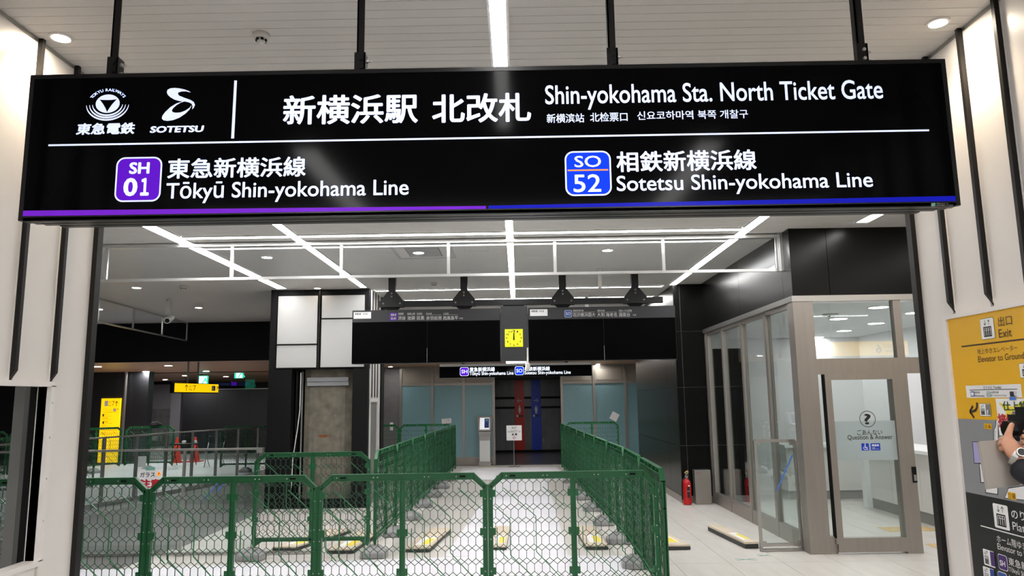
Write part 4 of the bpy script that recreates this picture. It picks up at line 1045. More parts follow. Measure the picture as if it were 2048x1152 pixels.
def foot_mesh():
    mb = MB(); hx, hy = .135, .10
    P = [(-hx, -hy + .03), (-hx + .03, -hy), (hx - .03, -hy), (hx, -hy + .03), (hx, hy - .03), (hx - .03, hy), (-hx + .03, hy), (-hx, hy - .03)]
    prof = [(1.0, 0), (1.0, .05), (.94, .062), (.55, .10), (.45, .112), (.30, .115)]
    for k, z in prof: mb.v += [Vector((a * k, b * k, z)) for a, b in P]
    for j in range(len(prof) - 1):
        for i in range(8): mb.f.append([j * 8 + i, j * 8 + (i + 1) % 8, (j + 1) * 8 + (i + 1) % 8, (j + 1) * 8 + i])
    mb.f.append(list(range(8))[::-1]); mb.f.append([len(mb.v) - 8 + i for i in range(8)])
    r = thing('weight_block', '', 'foot', (0, 0, 0)); mb.build('weight', 'foot', r)
    MB().box(-.05, -.022, .11, .05, .022, .118).build('socket', 'steel_grey', r)
    q = MB()
    for s in (-1, 1): q.box(s * .105 - .015, -.02, .05, s * .105 + .015, .02, .075)
    q.build('handle', 'foot', r)
    return r
FOOT = foot_mesh(); footused = [False]
def foot(x, y, ang, label, group):
    if not footused[0]: o = FOOT; footused[0] = True
    else: o = copy_tree(FOOT)
    o.location = (x, y, 0.0065); o.rotation_euler = (0, 0, ang); o['label'] = label; o['group'] = group
g_ = 'barriers across the front'
FY = 5.5; FX0 = .995; STEP = 1.2275
for k in range(6):
    x = FX0 - STEP * (k + 1)
    lab = ['front green mesh barrier panel nearest the right row', 'front green mesh barrier panel left of centre', 'front green mesh barrier panel right of the caution notice', 'front green mesh barrier panel beside the black left jamb', 'front green mesh barrier panel seen through the left cut-out', 'front green mesh barrier panel farthest left behind the wall'][k]
    fence(x + .0006, FY, 0, lab, g_)
    foot(x + STEP, FY, 0, 'grey weight block under the front barriers, %s from the right end' % ORD[k], 'weights of the front barriers')
g_ = 'barriers of the right row'
def row_x(y):
    K = ((5.5, 1.045), (7.9, 1.115), (12.0, 1.02), (17.0, .925))
    for (a, b), (c, d) in zip(K, K[1:]):
        if y <= c: return b + (d - b) * (y - a) / (c - a)
    return .925
yk = 5.56
for k in range(9):
    a = Vector((row_x(yk), yk, 0)); b = Vector((row_x(yk + 1.2275), yk + 1.2275, 0)); ra = math.atan2(b.y - a.y, b.x - a.x)
    fence(a.x, a.y, ra, 'green mesh barrier of the right row, %s from the front' % ORD[k], g_)
    m_ = (a + b) / 2
    foot(m_.x, m_.y, ra + math.pi / 2, 'grey weight block of the right barrier row, %s from the front' % ORD[k], 'weights of the right row')
    yk += 1.2275
g_ = 'barriers of the left row'
ld = Vector((-1.41 + 1.53, 16.6 - 8.02, 0)).normalized(); la = math.atan2(ld.y, ld.x)
for k in range(7):
    p = Vector((-1.53, 8.04, 0)) + ld * (1.2275 * k)
    fence(p.x, p.y, la, 'green mesh barrier of the left row, %s from the front' % ORD[k], g_)
    foot(p.x, p.y - (.02 if k else 0), la + math.pi / 2, 'grey weight block of the left barrier row, %s from the front' % ORD[k], 'weights of the left row')
fence(-2.80, 8.0, 0, 'green mesh barrier panel standing before the concrete column', 'single barriers')
foot(-2.80, 8.0, 0, 'grey weight block at the left end of the barrier before the column', 'single weights')
# barriers farther off
for k, (x, y, a, lab) in enumerate(((1.05, 17.2, 0, 'green barrier behind the far end of the right row'), (-2.75, 17.3, 0, 'green barrier behind the far end of the left row'), (-3.98, 17.3, 0, 'green barrier beside the grey back wall'),
        (-7.1, 17.9, 0, 'green barrier at the right end of the left passage'), (-5.5, 17.6, 0, 'green barrier partly hidden by the black column edge'),
        (-10.62, 17.70, .94, 'slanted green barrier behind the far railing, nearest the concrete wall'), (-11.36, 16.70, .94, 'slanted green barrier behind the far railing, middle one'), (-12.1, 15.70, .94, 'slanted green barrier behind the far railing, farthest left'),
        (-9.86, 18.8, 0, 'green barrier facing forward left of the black folding table'), (-9.9, 12.6, .5, 'green barrier behind the far railing seen through the left cut-out'), (-8.83, 13.19, .5, 'green barrier behind the far railing beside the black jamb'))):
    fence(x, y, a, lab, 'barriers far off')
    foot(x + math.cos(a) * FW / 2, y + math.sin(a) * FW / 2, a, 'grey weight block under the %s' % lab, 'weights far off')

# ================================================================== GLASS RAILINGS
rl = thing('glass_railing', 'glass railing with a flat steel handrail behind the front barriers', 'railing', (-4.3, 8.25, 0))
MB().box(-7.0, 8.215, 1.105, -2.80, 8.285, 1.125).build('handrail', 'steel', rl)
MB().box(-7.0, 8.235, .008, -2.25, 8.265, .035).build('floor_channel', 'steel', rl)
for x in (-6.1, -4.88, -3.66): MB().box(x - .012, 8.235, 0, x + .012, 8.265, 1.105).box(x - .05, 8.22, .005, x + .05, 8.28, .03).build('post', 'steel', rl)
MB().box(-2.86, 8.22, 1.07, -2.80, 8.28, 1.105).build('end_cap', 'steel', rl)
for a, b in ((-6.98, -6.12), (-6.08, -4.9), (-4.86, -3.68), (-3.64, -2.85)): MB().box(a, 8.246, .035, b, 8.254, 1.10).build('pane', 'glass', rl)
for (px, py) in ((362, 978), (348, 985)): pass
for a in ((407, 1000, 440, 960), (432, 985, 447, 968)):
    p0, p1 = at_y(a[0], a[1], 8.24), at_y(a[2], a[3], 8.24); MB().bar(p0, p1, .012, (0, 1, 0), .002).build('tape_strip', 'tape_blue', rl)
nt_ = thing('caution_notice', 'white paper glass caution notice taped to the railing', 'notice', at_y(302, 975, 8.23))
NP = Plane((0, 8.235, 0), (1, 0, 0), (0, 0, 1))
k6 = lambda x, y: (150 + x / 3.692, 840 + y / 3.692)
u0, u1, v1 = NP.hit(k6(468, 400))[0], NP.hit(k6(646, 400))[0], NP.hit(k6(560, 362))[1]
decal(nt_, NP, rect(u0, u1, v1 - .22, v1), 'paper_bright', .0, 'sheet', thick=.002)
text_px(nt_, NP, 'ガラス', k6(480, 405), k6(592, 400), k6(530, 421), k6(530, 386), 'ink', bold=.02)
text(nt_, NP, '注意', NP.hit(k6(478, 460))[0], NP.hit(k6(634, 455))[0], v1 - .20, NP.hit(k6(550, 436))[1], 'ink_red', bold=.05)
cu, cv = NP.hit(k6(619, 399)); decal(nt_, NP, [(cu + .026, cv), (cu, cv + .026), (cu - .026, cv), (cu, cv - .026)], 'led_orange', .001, 'warning_mark')
decal(nt_, NP, [(cu - .004, cv - .004), (cu + .004, cv - .004), (cu + .006, cv + .014), (cu - .006, cv + .014)], 'ink', .002, 'warning_stroke')
a, b = NP.hit(k6(522, 372)), NP.hit(k6(592, 346)); decal(nt_, NP, rect(a[0], b[0], a[1], b[1]), 'tape_teal', .002, 'tape')
r2 = thing('glass_railing', 'far glass railing of many grey posts slanting back in the left hall', 'railing', (-6.4, 14, 0))
A, B = Vector((-7.6, 8.6, 0)), Vector((-5.80, 16.7, 0)); n = 11
MB().bar(A + Vector((0, 0, 1.09)), B + Vector((0, 0, 1.09)), .05, (0, 0, 1), .025).build('handrail', 'steel', r2)
MB().bar(A + Vector((0, 0, .03)), B + Vector((0, 0, .03)), .06, (0, 0, 1), .06).build('kerb', 'steel_grey', r2)
for i in range(n + 1):
    p = A + (B - A) * (i / n); MB().box(p.x - .022, p.y - .022, 0, p.x + .022, p.y + .022, 1.08).build('post', 'steel', r2)
    if i < n:
        c = A + (B - A) * ((i + 1) / n); MB().prism([p + Vector((0, .03, .08)), c + Vector((0, -.03, .08)), c + Vector((0, -.03, 1.05)), p + Vector((0, .03, 1.05))], (.008, 0, 0)).build('pane', 'glass', r2)
p = at_y(282, 925, 12.6); tag(MB().box(p.x - .07, 12.63, p.z - .08, p.x + .07, 12.633, p.z + .10).build('paper_sheet', 'paper'), 'white paper taped on the far railing glass', 'paper')

# ================================================================== LEFT HALL OBJECTS
ys_ = thing('exit_pylon', 'tall yellow Exit 7 sign against the dark wall', 'sign', (-11.4, 20.97, 0))
YP = Plane((0, 20.94, 0), (1, 0, 0), (0, 0, 1))
y0_, y1_ = at_y(203, 797, 20.94), at_y(241, 797, 20.94)
MB().box(y0_.x, 20.945, .05, y1_.x, 21.0, y0_.z).build('panel', 'sign_yellow_lit', ys_)
k7 = lambda x, y: (190 + x / 11.52, 780 + y / 11.52)
decal(ys_, YP, [YP.hit(k7(*p)) for p in ((218, 375), (298, 372), (304, 248), (226, 252))], 'paper_bright', .001, 'icon_plate')
text_px(ys_, YP, '出口', k7(312, 280), k7(388, 280), k7(350, 305), k7(350, 250), 'ink_brown'); text_px(ys_, YP, 'Exit', k7(310, 350), k7(370, 350), k7(340, 375), k7(340, 325), 'ink_brown')
text_px(ys_, YP, '7', k7(398, 300), k7(445, 300), k7(410, 365), k7(410, 252), 'ink_brown')
cu, cv = YP.hit(k7(495, 315)); arrow(ys_, YP, cu, cv, .13, 90, 'ink_brown')
for i, (s_, yy, xa, xb, h_) in enumerate((('地上ゆきエレベーター', 437, 185, 360, 22), ('Elevator to Ground Level', 470, 182, 405, 18), ('横浜アリーナ', 560, 215, 325, 28), ('Yokohama Arena', 600, 218, 372, 22), ('新横浜郵便局', 648, 170, 305, 26), ('Shin-Yokohama Post Office', 684, 165, 372, 20), ('港北警察署', 730, 205, 300, 28), ('Kohoku Police Station', 766, 205, 400, 22), ('港北区役所', 815, 155, 272, 26), ('Kohoku Ward Office', 852, 150, 345, 22), ('労災病院', 895, 150, 308, 26), ('Yokohama Rosai Hospital', 930, 145, 498, 24), ('横浜市総合リハビリ', 980, 145, 345, 28), ('Rehabilitation Center', 1020, 140, 405, 24))):
    text_px(ys_, YP, s_, k7(xa, yy), k7(xb, yy), k7((xa + xb) / 2, yy + h_ / 2), k7((xa + xb) / 2, yy - h_ / 2), 'ink_brown', res=1)
for yy in (582, 750): decal(ys_, YP, [YP.hit(k7(*p)) for p in ((172, yy + 30), (205, yy + 28), (207, yy - 30), (176, yy - 28))], 'ink', .001, 'icon_plate')
decal(ys_, YP, [YP.hit(k7(*p)) for p in ((178, 520), (520, 510), (520, 505), (178, 514))], 'ink_brown', .001, 'rule_line')
decal(ys_, YP, [YP.hit(k7(*p)) for p in ((418, 495), (480, 492), (484, 425), (422, 428))], 'paper_bright', .001, 'icon_plate')
cu, cv = YP.hit(k7(510, 455)); arrow(ys_, YP, cu, cv, .07, 45, 'ink_brown')
# hanging yellow exit sign
e0, e1 = at_y(350, 765, 15.9), at_y(437, 770, 17.4)
eu = Vector((e1.x - e0.x, 17.4 - 15.9, 0)); el = eu.length
zt, zb = (e0.z + e1.z) / 2, at_y(349, 784, 15.9).z
es = thing('exit_sign', 'hanging yellow Exit 7 sign in the left hall', 'sign', (e0.x + eu.x / 2, 16.6, zb))
EP = Plane((e0.x, 15.9, (zt + zb) / 2), eu, (0, 0, 1)); hh = (zt - zb) / 2
def slab(parent, pl, u0, u1, v0, v1, h0, h1, m, name): return MB().prism([pl.p(a, b, h0) for a, b in rect(u0, u1, v0, v1)], pl.n * (h1 - h0)).build(name, m, parent)
slab(es, EP, -.02, el, -hh - .02, hh + .01, -.1, -.005, 'black', 'case')
slab(es, EP, 0, el, -hh, hh, -.005, 0, 'sign_yellow_lit', 'lit_face')
arrow(es, EP, el * .25, 0, hh * 1.4, 90, 'ink')
text(es, EP, '出口', el * .31, el * .39, hh * .1, hh * .6, 'ink'); text(es, EP, 'Exit', el * .31, el * .38, -hh * .6, -hh * .1, 'ink'); text(es, EP, '7', el * .405, el * .46, -hh * .6, hh * .6, 'ink')
decal(es, EP, rrect(el * .835, el * .925, -hh * .62, hh * .62, hh * .15), 'paper_bright', .001, 'icon_plate'); decal(es, EP, rect(el * .89, el * .912, -hh * .5, hh * .5), 'ink', .002, 'icon_figures')
arrow(es, EP, el * .965, 0, hh * 1.1, 45, 'ink')
for px in (379, 399):
    u = EP.hit((px, 766))[0]; b = EP.p(u, 0, -.05); MB().tube((b.x, b.y, zt), (b.x, b.y, ZC), .022, n=8).build('hanger_pole', 'steel_grey', es)
# green emergency exit signs
for px, py, s, lab, mm in ((478, 748, .13, 'green running-man emergency exit sign under the wood ceiling', 'exit_green'), (405, 762, .16, 'pale green emergency exit sign above the hanging yellow sign', 'exit_white')):
    p = at_y(px, py, 23.0); t = thing('emergency_sign', lab, 'sign', (p.x, 23.0, p.z - s))
    MB().box(p.x - s, 22.97, p.z - s, p.x + s, 23.05, p.z + s).build('case', 'exit_green', t); MB().box(p.x - s * .55, 22.96, p.z - s * .9, p.x + s * .9, 22.97, p.z + s * .9).build('lit_face', 'exit_white', t)
    MB().tube((p.x, 23.0, p.z + s), (p.x, 23.0, 2.55), .02, n=8).build('stem', 'steel', t)
    q = MB().bar((p.x + .1, 22.957, p.z + .05), (p.x + .2, 22.957, p.z - .1), .03, (0, 1, 0), .004).bar((p.x + .1, 22.957, p.z + .05), (p.x, 22.957, p.z - .1), .03, (0, 1, 0), .004).bar((p.x + .1, 22.957, p.z + .0), (p.x + .1, 22.957, p.z + .1), .04, (0, 1, 0), .004); q.build('figure', 'exit_green', t)
# far purple/blue guide sign beyond the clerestory
p0, p1 = at_y(425, 772, 28), at_y(500, 764, 28)
gs = thing('guide_sign', 'dim dark blue guide sign behind the clerestory window', 'sign', (p0.x, 28, p0.z)); MB().box(p0.x, 28, p0.z, p1.x, 28.1, p1.z).build('panel', 'navy', gs)
a, b = at_y(463, 771, 27.99), at_y(473, 764, 27.99); MB().box(a.x, 27.98, a.z, b.x, 28, b.z).build('badge', 'led_purple', gs)
MB().tube(((p0.x + p1.x) / 2, 28.05, p1.z), ((p0.x + p1.x) / 2, 28.05, 2.55), .03, n=8).build('stem', 'steel', gs)
text(gs, Plane((0, 27.98, 0), (1, 0, 0), (0, 0, 1)), '新横浜線', at_y(443, 765, 27.98).x, a.x - .1, p0.z + .05, p1.z - .05, 'print_white')
# cones, table, chair
def cone(px, py, label, y):
    p = at_y(px, py, y); t = thing('traffic_cone', label, 'cone', (p.x, y, 0))
    q = MB(); q.smooth = False; q.lathe([(.14, .03), (.03, .68), (.02, .7)], (p.x, y, 0), 14).build('body', 'cone', t); MB().box(p.x - .19, y - .19, 0.003, p.x + .19, y + .19, .03).build('base', 'cone', t)
cone(390, 900, 'orange traffic cone right of the black folding table', 21.4); cone(353, 905, 'orange traffic cone left of the black folding table', 21.2)
p = at_y(372, 887, 20.2); t = thing('folding_table', 'black folding table in the left passage', 'table', (p.x, 20.2, 0)); zt_ = p.z
MB().box(p.x - .35, 20.0, zt_ - .03, p.x + .3, 20.4, zt_).build('top', 'black', t)
for s in (-.28, .24):
    MB().tube((p.x + s, 20.05, .003), (p.x + s, 20.35, zt_ - .03), .012, n=6).tube((p.x + s, 20.35, .003), (p.x + s, 20.05, zt_ - .03), .012, n=6).build('leg', 'black', t)
for dx in (-.05, .24): tag(MB().lathe([(.05, zt_ + .001), (.06, zt_ + .05), (.04, zt_ + .08)], (p.x + dx, 20.2, 0), 10).build('white_helmet', 'paper_bright'), 'white rounded object on the folding table, %s' % ('middle' if dx < 0 else 'right end'), 'helmet')
p = at_y(428, 905, 19.5); t = thing('folding_chair', 'thin metal folding chair right of the traffic cone', 'chair', (p.x, 19.5, 0))
for s in (-.2, .2): MB().path([(p.x + s, 19.4, .004), (p.x + s, 19.55, .42), (p.x + s, 19.7, .78)], .011).build('leg', 'steel', t); MB().path([(p.x + s, 19.75, .004), (p.x + s, 19.4, .42)], .011).build('leg', 'steel', t)
MB().box(p.x - .2, 19.35, .41, p.x + .2, 19.7, .43).build('seat', 'black', t); MB().box(p.x - .2, 19.62, .6, p.x + .2, 19.66, .78).build('backrest', 'black', t)
p = at_y(310, 864, 18.8); p.z = 1.15; tag(MB().lathe([(.15, p.z - .06), (.15, p.z - .03), (.11, p.z + .02), (.04, p.z + .05)], (p.x, 18.8, 0), 14).build('black_cap', 'black'), 'black cap hung on top of a far green barrier', 'cap')

# ================================================================== CARTONS ON THE FLOOR
def carton(c4, h, label, lab_side=1):
    a, b, c, d = [Vector((x, y, 0)) for x, y in c4]     # near-left, near-right, far-right, far-left
    t = thing('flat_carton', label, 'carton', ((a + c) / 2).to_tuple() if False else tuple((a + c) / 2), group='flat cartons on the floor')
    z0 = .0048
    up = Vector((0, 0, 1))
    MB().hexa([p + up * z0 for p in (a, b, c, d)] + [p + up * (h * .7) for p in (a, b, c, d)]).build('dark_base', 'carton_dark', t)
    MB().hexa([p + up * (h * .7) for p in (a, b, c, d)] + [p + up * h for p in (a, b, c, d)]).build('cover', 'carton', t)
    def q(s0, s1, t0, t1):
        f = lambda s, r: a + (b - a) * s + (d - a) * r + (a - b + c - d) * (s * r)
        return [f(s0, t0), f(s1, t0), f(s1, t1), f(s0, t1)]
    MB().prism([p + up * (h + .0006) for p in q(.25, .85, .12, .5)], (0, 0, .0006)).build('paper_label', 'paper', t)
    MB().prism([p + up * (h + .0014) for p in q(.5, .82, .14, .42)], (0, 0, .0006)).build('yellow_label', 'label_yellow', t)
carton([(-1.236, 8.26), (-.981, 8.25), (-.86, 9.5), (-1.12, 9.5)], .05, 'flat carton left of the white path beside the left row')
carton([(.70, 8.27), (.935, 8.26), (.91, 9.5), (.67, 9.5)], .05, 'flat carton inside the right barrier row')
carton([(-.34, 8.31), (-.155, 8.30), (-.13, 9.6), (-.33, 9.6)], .045, 'flat carton in the middle of the white path')
carton([(-2.72, 8.42), (-2.47, 8.40), (-2.1, 9.5), (-2.4, 9.55)], .05, 'flat carton behind the left half of the barrier before the column')
carton([(-2.08, 8.24), (-1.80, 8.23), (-1.70, 9.4), (-1.98, 9.45)], .05, 'flat carton behind the right half of the barrier before the column')
carton([(1.33, 8.20), (1.80, 8.19), (1.66, 9.15), (1.38, 9.2)], .055, 'flat carton on the tiles right of the right barrier row')
carton([(2.385, 8.21), (2.53, 8.22), (2.42, 9.35), (2.27, 9.32)], .07, 'long narrow carton on the tiles before the glass room')

# ================================================================== OBJECTS BY THE GLASS ROOM
gl = thing('gate_leaf', 'steel framed glass gate leaf standing before the glass room corner', 'glass panel', (2.8, 8.1, 0))
x0, x1, y = 2.575, 2.945, 7.80
def yy(x): return 7.83 + (x - x0) * .05
gl.location = (2.8, 7.85, 0); ORG[gl] = Vector((2.8, 7.85, 0))
zt = 1.10
b0, b1 = at_z(1535, 1103, 0), at_z(1616, 1101, 0); tz = at_y(1519, 881, b0.y).z
def fb(p0, p1, w): return MB().bar(p0, p1, w, (0, 1, 0), .035)
T0, T1 = at_y(1521, 881, b0.y), at_y(1601, 881, b1.y)
T0.x = b0.x; T1.x = b1.x; sh_ = Vector((0, -.0, 0))
GXM = GX - .06
ex = Vector((min(0, GXM - b1.x), 0, 0))
b0, b1, T0, T1 = b0 + ex, b1 + ex, T0 + ex, T1 + ex
MB().bar(b0, T0, .03, (0, 1, 0), .03).build('side_bar', 'steel', gl); MB().bar(b1, T1, .03, (0, 1, 0), .03).build('side_bar', 'steel', gl)
MB().bar(T0, T1, .03, (0, 1, 0), .03).build('top_bar', 'steel', gl)
up = Vector((0, 0, 1))
MB().bar(b0 + up * .015, b1 + up * .015, .02, (0, 1, 0), .05).bar(b0 + up * .065, b1 + up * .065, .03, (0, 1, 0), .03).build('bottom_bar', 'steel', gl)
MB().prism([b0 + up * .08 + Vector((.015, 0, 0)), b1 + up * .08 + Vector((-.015, 0, 0)), T1 - up * .015 + Vector((-.015, 0, 0)), T0 - up * .015 + Vector((.015, 0, 0))], (0, .006, 0)).build('pane', 'glass', gl)
for c in (b0 + up * .09 + Vector((.03, 0, 0)), b1 + up * .09 - Vector((.03, 0, 0)), T0 - up * .03 + Vector((.03, 0, 0)), T1 - up * .03 - Vector((.03, 0, 0))): MB().box(c.x - .025, c.y - .012, c.z - .015, c.x + .025, c.y + .012, c.z + .015).build('clip', 'steel', gl)
ta, tb = at_y(1553, 982, b0.y - .01), at_y(1585, 910, b0.y - .01); MB().bar(ta, tb, .014, (0, 1, 0), .002).build('tape_strip', 'tape_blue', gl)
# fire extinguisher and grey box
ep = at_z(1375, 1011, 0); ep.y = 11.55; ep.x = at_y(1375, 1008, 11.55).x
fe = thing('fire_extinguisher', 'red fire extinguisher at the foot of the dark pillar', 'fire extinguisher', (ep.x, ep.y, 0))
q = MB(); q.smooth = True; q.lathe([(.045, .004), (.062, .006), (.065, .03), (.065, .31), (.055, .35), (.03, .375), (.022, .39)], (ep.x, ep.y, 0), 20); q.build('cylinder', 'red_paint', fe)
MB().lathe([(.022, .385), (.022, .42)], (ep.x, ep.y, 0), 10).box(ep.x - .012, ep.y - .07, .42, ep.x + .012, ep.y + .03, .432).box(ep.x - .012, ep.y - .06, .45, ep.x + .012, ep.y + .03, .46).build('valve', 'steel', fe)
MB().path([(ep.x, ep.y, .44), (ep.x + .03, ep.y - .01, .48), (ep.x + .02, ep.y - .01, .50), (ep.x - .02, ep.y, .47)], .009).build('handle', 'brass', fe)
MB().path([(ep.x - .02, ep.y - .02, .41), (ep.x - .07, ep.y - .03, .36), (ep.x - .078, ep.y - .03, .2), (ep.x - .075, ep.y - .03, .08)], .010).build('hose', 'black', fe)
XP = Plane((ep.x, ep.y - .0655, 0), (1, 0, 0), (0, 0, 1))
MB().box(ep.x - .012, ep.y - .067, .11, ep.x + .03, ep.y - .055, .27).build('label_plate', 'ink', fe); text(fe, XP, '消火器', -.008, .026, .20, .215, 'paper_bright', h=.0025); decal(fe, XP, [(.02 + .012 * math.cos(i), .285 + .012 * math.sin(i)) for i in [j * .7 for j in range(9)]], 'paper_bright', .004, 'white_dot')
a, b = at_y(1392, 1009, 11.6), at_y(1419, 939, 11.6)
gbx = thing('steel_box', 'grey brushed steel box leaning beside the fire extinguisher', 'box', ((a.x + b.x) / 2, 11.62, 0))
MB().box(a.x - .01, 11.55, .003, b.x, 11.69, b.z).build('body', 'steel', gbx); MB().box(a.x - .005, 11.545, .01, b.x - .005, 11.55, b.z - .01).build('front_cover', 'bronze', gbx)
text(gbx, Plane((0, 11.545, 0), (1, 0, 0), (0, 0, 1)), '消火器', a.x + .01, a.x + .08, b.z - .06, b.z - .04, 'ink_red')
# counter inside the glass room
ct = thing('service_counter', 'white service counter inside the glass room', 'counter', (5.4, 10.2, 0))
for k in range(3):
    MB().box(5.05, 8.9 + k * .74, .14, 5.07, 9.635 + k * .74, .86).build('front_panel', 'counter', ct)
MB().box(5.07, 8.9, 0, 5.6, 11.1, .86).build('carcass', 'counter', ct); MB().box(5.06, 8.9, 0, 5.08, 11.1, .14).build('kick_plate', 'kick', ct)
MB().box(4.98, 8.85, .86, 5.65, 11.12, .90).build('worktop', 'counter_top', ct); MB().box(4.98, 11.0, 0, 5.1, 11.12, .86).build('end_leg', 'counter_top', ct)
c2t = thing('service_counter', 'lower counter return behind the white service counter', 'counter', (5, 12, 0))
MB().box(4.2, 11.95, .13, 5.6, 12.5, .80).build('carcass', 'counter', c2t); MB().box(4.2, 11.97, 0, 5.6, 12.5, .13).build('kick_plate', 'kick', c2t); MB().box(4.15, 11.85, .80, 5.65, 12.5, .84).build('worktop', 'counter_top', c2t)
tag(MB().box(6.185, 10.6, 1.15, 6.2, 10.72, 1.3).box(6.18, 10.62, 1.17, 6.187, 10.70, 1.22).build('wall_switch', 'kick'), 'small grey switch plate on the white inner wall', 'switch')
e6 = thing('exit_sign', 'long yellow Exit 6 sign of the side hall, seen mirrored in the transom glass', 'sign', (6.4, 1.96, 2.3))
MB().box(5.58, 1.86, 2.32, 7.29, 1.95, 2.59).build('case', 'sign_case', e6); MB().box(5.58, 1.95, 2.32, 7.29, 1.96, 2.59).build('lit_face', 'exit_yellow', e6)
XP6 = Plane((7.29, 1.9605, 2.32), (-1, 0, 0), (0, 0, 1))
arrow(e6, XP6, .14, .135, .14, 180, 'ink', .001); text(e6, XP6, '出口', .30, .46, .14, .21, 'ink'); text(e6, XP6, 'Exit', .30, .42, .06, .11, 'ink'); text(e6, XP6, '6', .50, .60, .05, .21, 'ink')
for x in (5.9, 7.0): MB().tube((x, 1.9, 2.59), (x, 1.9, ZC), .02, n=8).build('hanger_pole', 'black_fin', e6)

# ================================================================== BACK WALL OBJECTS
ks = thing('guide_kiosk', 'steel guide kiosk with a lit tilted display left of the toilet entrance', 'kiosk', (-.85, 18.72, 0))
MB().box(-1.0, 18.62, .003, -.70, 18.88, .10).box(-.985, 18.64, .10, -.715, 18.86, .72).build('pedestal', 'steel', ks)
MB().box(-.975, 18.635, .12, -.725, 18.64, .62).build('front_door', 'aluminium', ks)
MB().hexa([(-.99, 18.60, .72), (-.71, 18.60, .72), (-.71, 18.86, .72), (-.99, 18.86, .72), (-1.0, 18.55, .84), (-.69, 18.55, .84), (-.69, 18.86, .84), (-1.0, 18.86, .84)]).build('collar', 'steel', ks)
MB().hexa([(-1.005, 18.55, .86), (-.695, 18.55, .86), (-.695, 18.65, .86), (-1.005, 18.65, .86), (-1.03, 18.75, 1.21), (-.67, 18.75, 1.21), (-.67, 18.85, 1.21), (-1.03, 18.85, 1.21)]).build('display_case', 'aluminium', ks)
KP = Plane((-.85, 18.549, .86), (1, 0, 0), (0, .2, .35))
decal(ks, KP, rect(-.12, .12, .04, .36), 'kiosk_screen', .004, 'screen')
for u0, u1, v0, v1, mm in ((0.0, .11, .08, .34, 'print_blue'), (.01, .05, .09, .13, 'ink'), (.06, .10, .09, .13, 'ink'), (.03, .08, .17, .20, 'ink'), (.02, .09, .27, .32, 'tape_teal'), (-.005, .008, .1, .34, 'ink_red')):
    decal(ks, KP, rect(u0, u1, v0, v1), mm, .006 + u0 * .01, 'map_print')
vs_ = thing('venue_notice', 'white venue notice on a thin pole before the toilet entrance', 'notice', (-.13, 18.3, 0))
MB().tube((-.13, 18.34, .003), (-.13, 18.34, .98), .012, n=8).build('pole', 'steel', vs_); MB().lathe([(.14, .003), (.14, .012), (.03, .02)], (-.13, 18.34, 0), 16).build('base', 'steel', vs_)
MB().box(-.305, 18.31, .632, .067, 18.325, .990).build('board', 'paper_bright', vs_)
VP_ = Plane((-.119, 18.309, .81), (1, 0, 0), (0, 0, 1))
text(vs_, VP_, '会 場', -.062, .072, -.062, -.006, 'ink', bold=.03); text(vs_, VP_, '相鉄・東急\n新横浜線', -.06, .06, .10, .15, 'ink'); text(vs_, VP_, '開業・新駅記念', -.08, .09, .05, .065, 'ink'); text(vs_, VP_, '相鉄東急直通線開業イベント　内覧会', -.16, .16, .015, .04, 'ink')
q = MB()
for i in range(16):
    a, b = i * math.pi / 8, (i + 1) * math.pi / 8; q.poly([VP_.p(r * math.cos(t), -.115 + r * math.sin(t), .001) for r, t in ((.018, a), (.032, a), (.032, b), (.018, b))])
q.build('red_ring', 'ink_red', vs_)
for (cx, mm, lab, ang) in ((.03, 'red_stripe', 'red wall banner with a woman pictogram at the toilet entrance', 180), (.545, 'blue_stripe', 'blue wall banner with a man pictogram at the toilet entrance', 0)):
    t = thing('toilet_banner', lab, 'sign', (cx, 23.36, .07)); MB().box(cx - .148, 23.35, .07, cx + .148, 23.38, 2.28).build('panel', mm, t)
    pl = Plane((cx, 23.349, 0), (1, 0, 0), (0, 0, 1)); arrow(t, pl, 0, 1.58, .15, ang, 'print_white', .002)
    fig = MB(); fig.poly([pl.p(.022 * math.cos(i * .7), 1.405 + .022 * math.sin(i * .7), .002) for i in range(9)])
    body = [(-.03, 1.375), (.03, 1.375), (.042, 1.25), (.02, 1.25), (.018, 1.18), (-.018, 1.18), (-.02, 1.25), (-.042, 1.25)] if ang else [(-.04, 1.375), (.04, 1.375), (.045, 1.26), (.028, 1.26), (.026, 1.17), (.004, 1.17), (0, 1.24), (-.004, 1.17), (-.026, 1.17), (-.028, 1.26), (-.045, 1.26)]
    fig.poly([pl.p(a, b, .002) for a, b in body[::-1]]); fig.build('figure', 'print_white', t)
    for k in range(3): decal(t, pl, rect(-.1 + k * .07, -.04 + k * .07, 1.08, 1.14), 'print_white' if k == 0 else 'ink', .002, 'small_icon')
tag(MB().box(.73, 23.36, .30, .78, 23.38, .42).build('wall_box', 'kick'), 'small grey box on the wall right of the blue banner', 'box')
for px, py, w_, h_, r, lab in ((893, 842, .24, .12, .08, 'printed paper taped slightly tilted on the left teal glass'), (1229, 833, .19, .20, -.5, 'blank white paper hanging askew on the right teal glass')):
    p = at_y(px, py, 18.955); c, s = math.cos(r), math.sin(r)
    t = thing('taped_paper', lab, 'paper', (p.x, 18.955, p.z)); pts = [(p.x + a * c - b * s, 18.955, p.z + a * s + b * c) for a, b in ((-w_ / 2, -h_ / 2), (w_ / 2, -h_ / 2), (w_ / 2, h_ / 2), (-w_ / 2, h_ / 2))]
    MB().prism(pts, (0, .003, 0)).build('sheet', 'paper', t)
    if r > 0:
        pl = Plane((p.x, 18.9545, p.z), (c, 0, s), (-s, 0, c)); text(t, pl, 'ご注意', -.09, .08, .01, .045, 'ink', h=.002); text(t, pl, 'ガラス面に注意', -.1, .1, -.045, -.01, 'ink_red', h=.002)
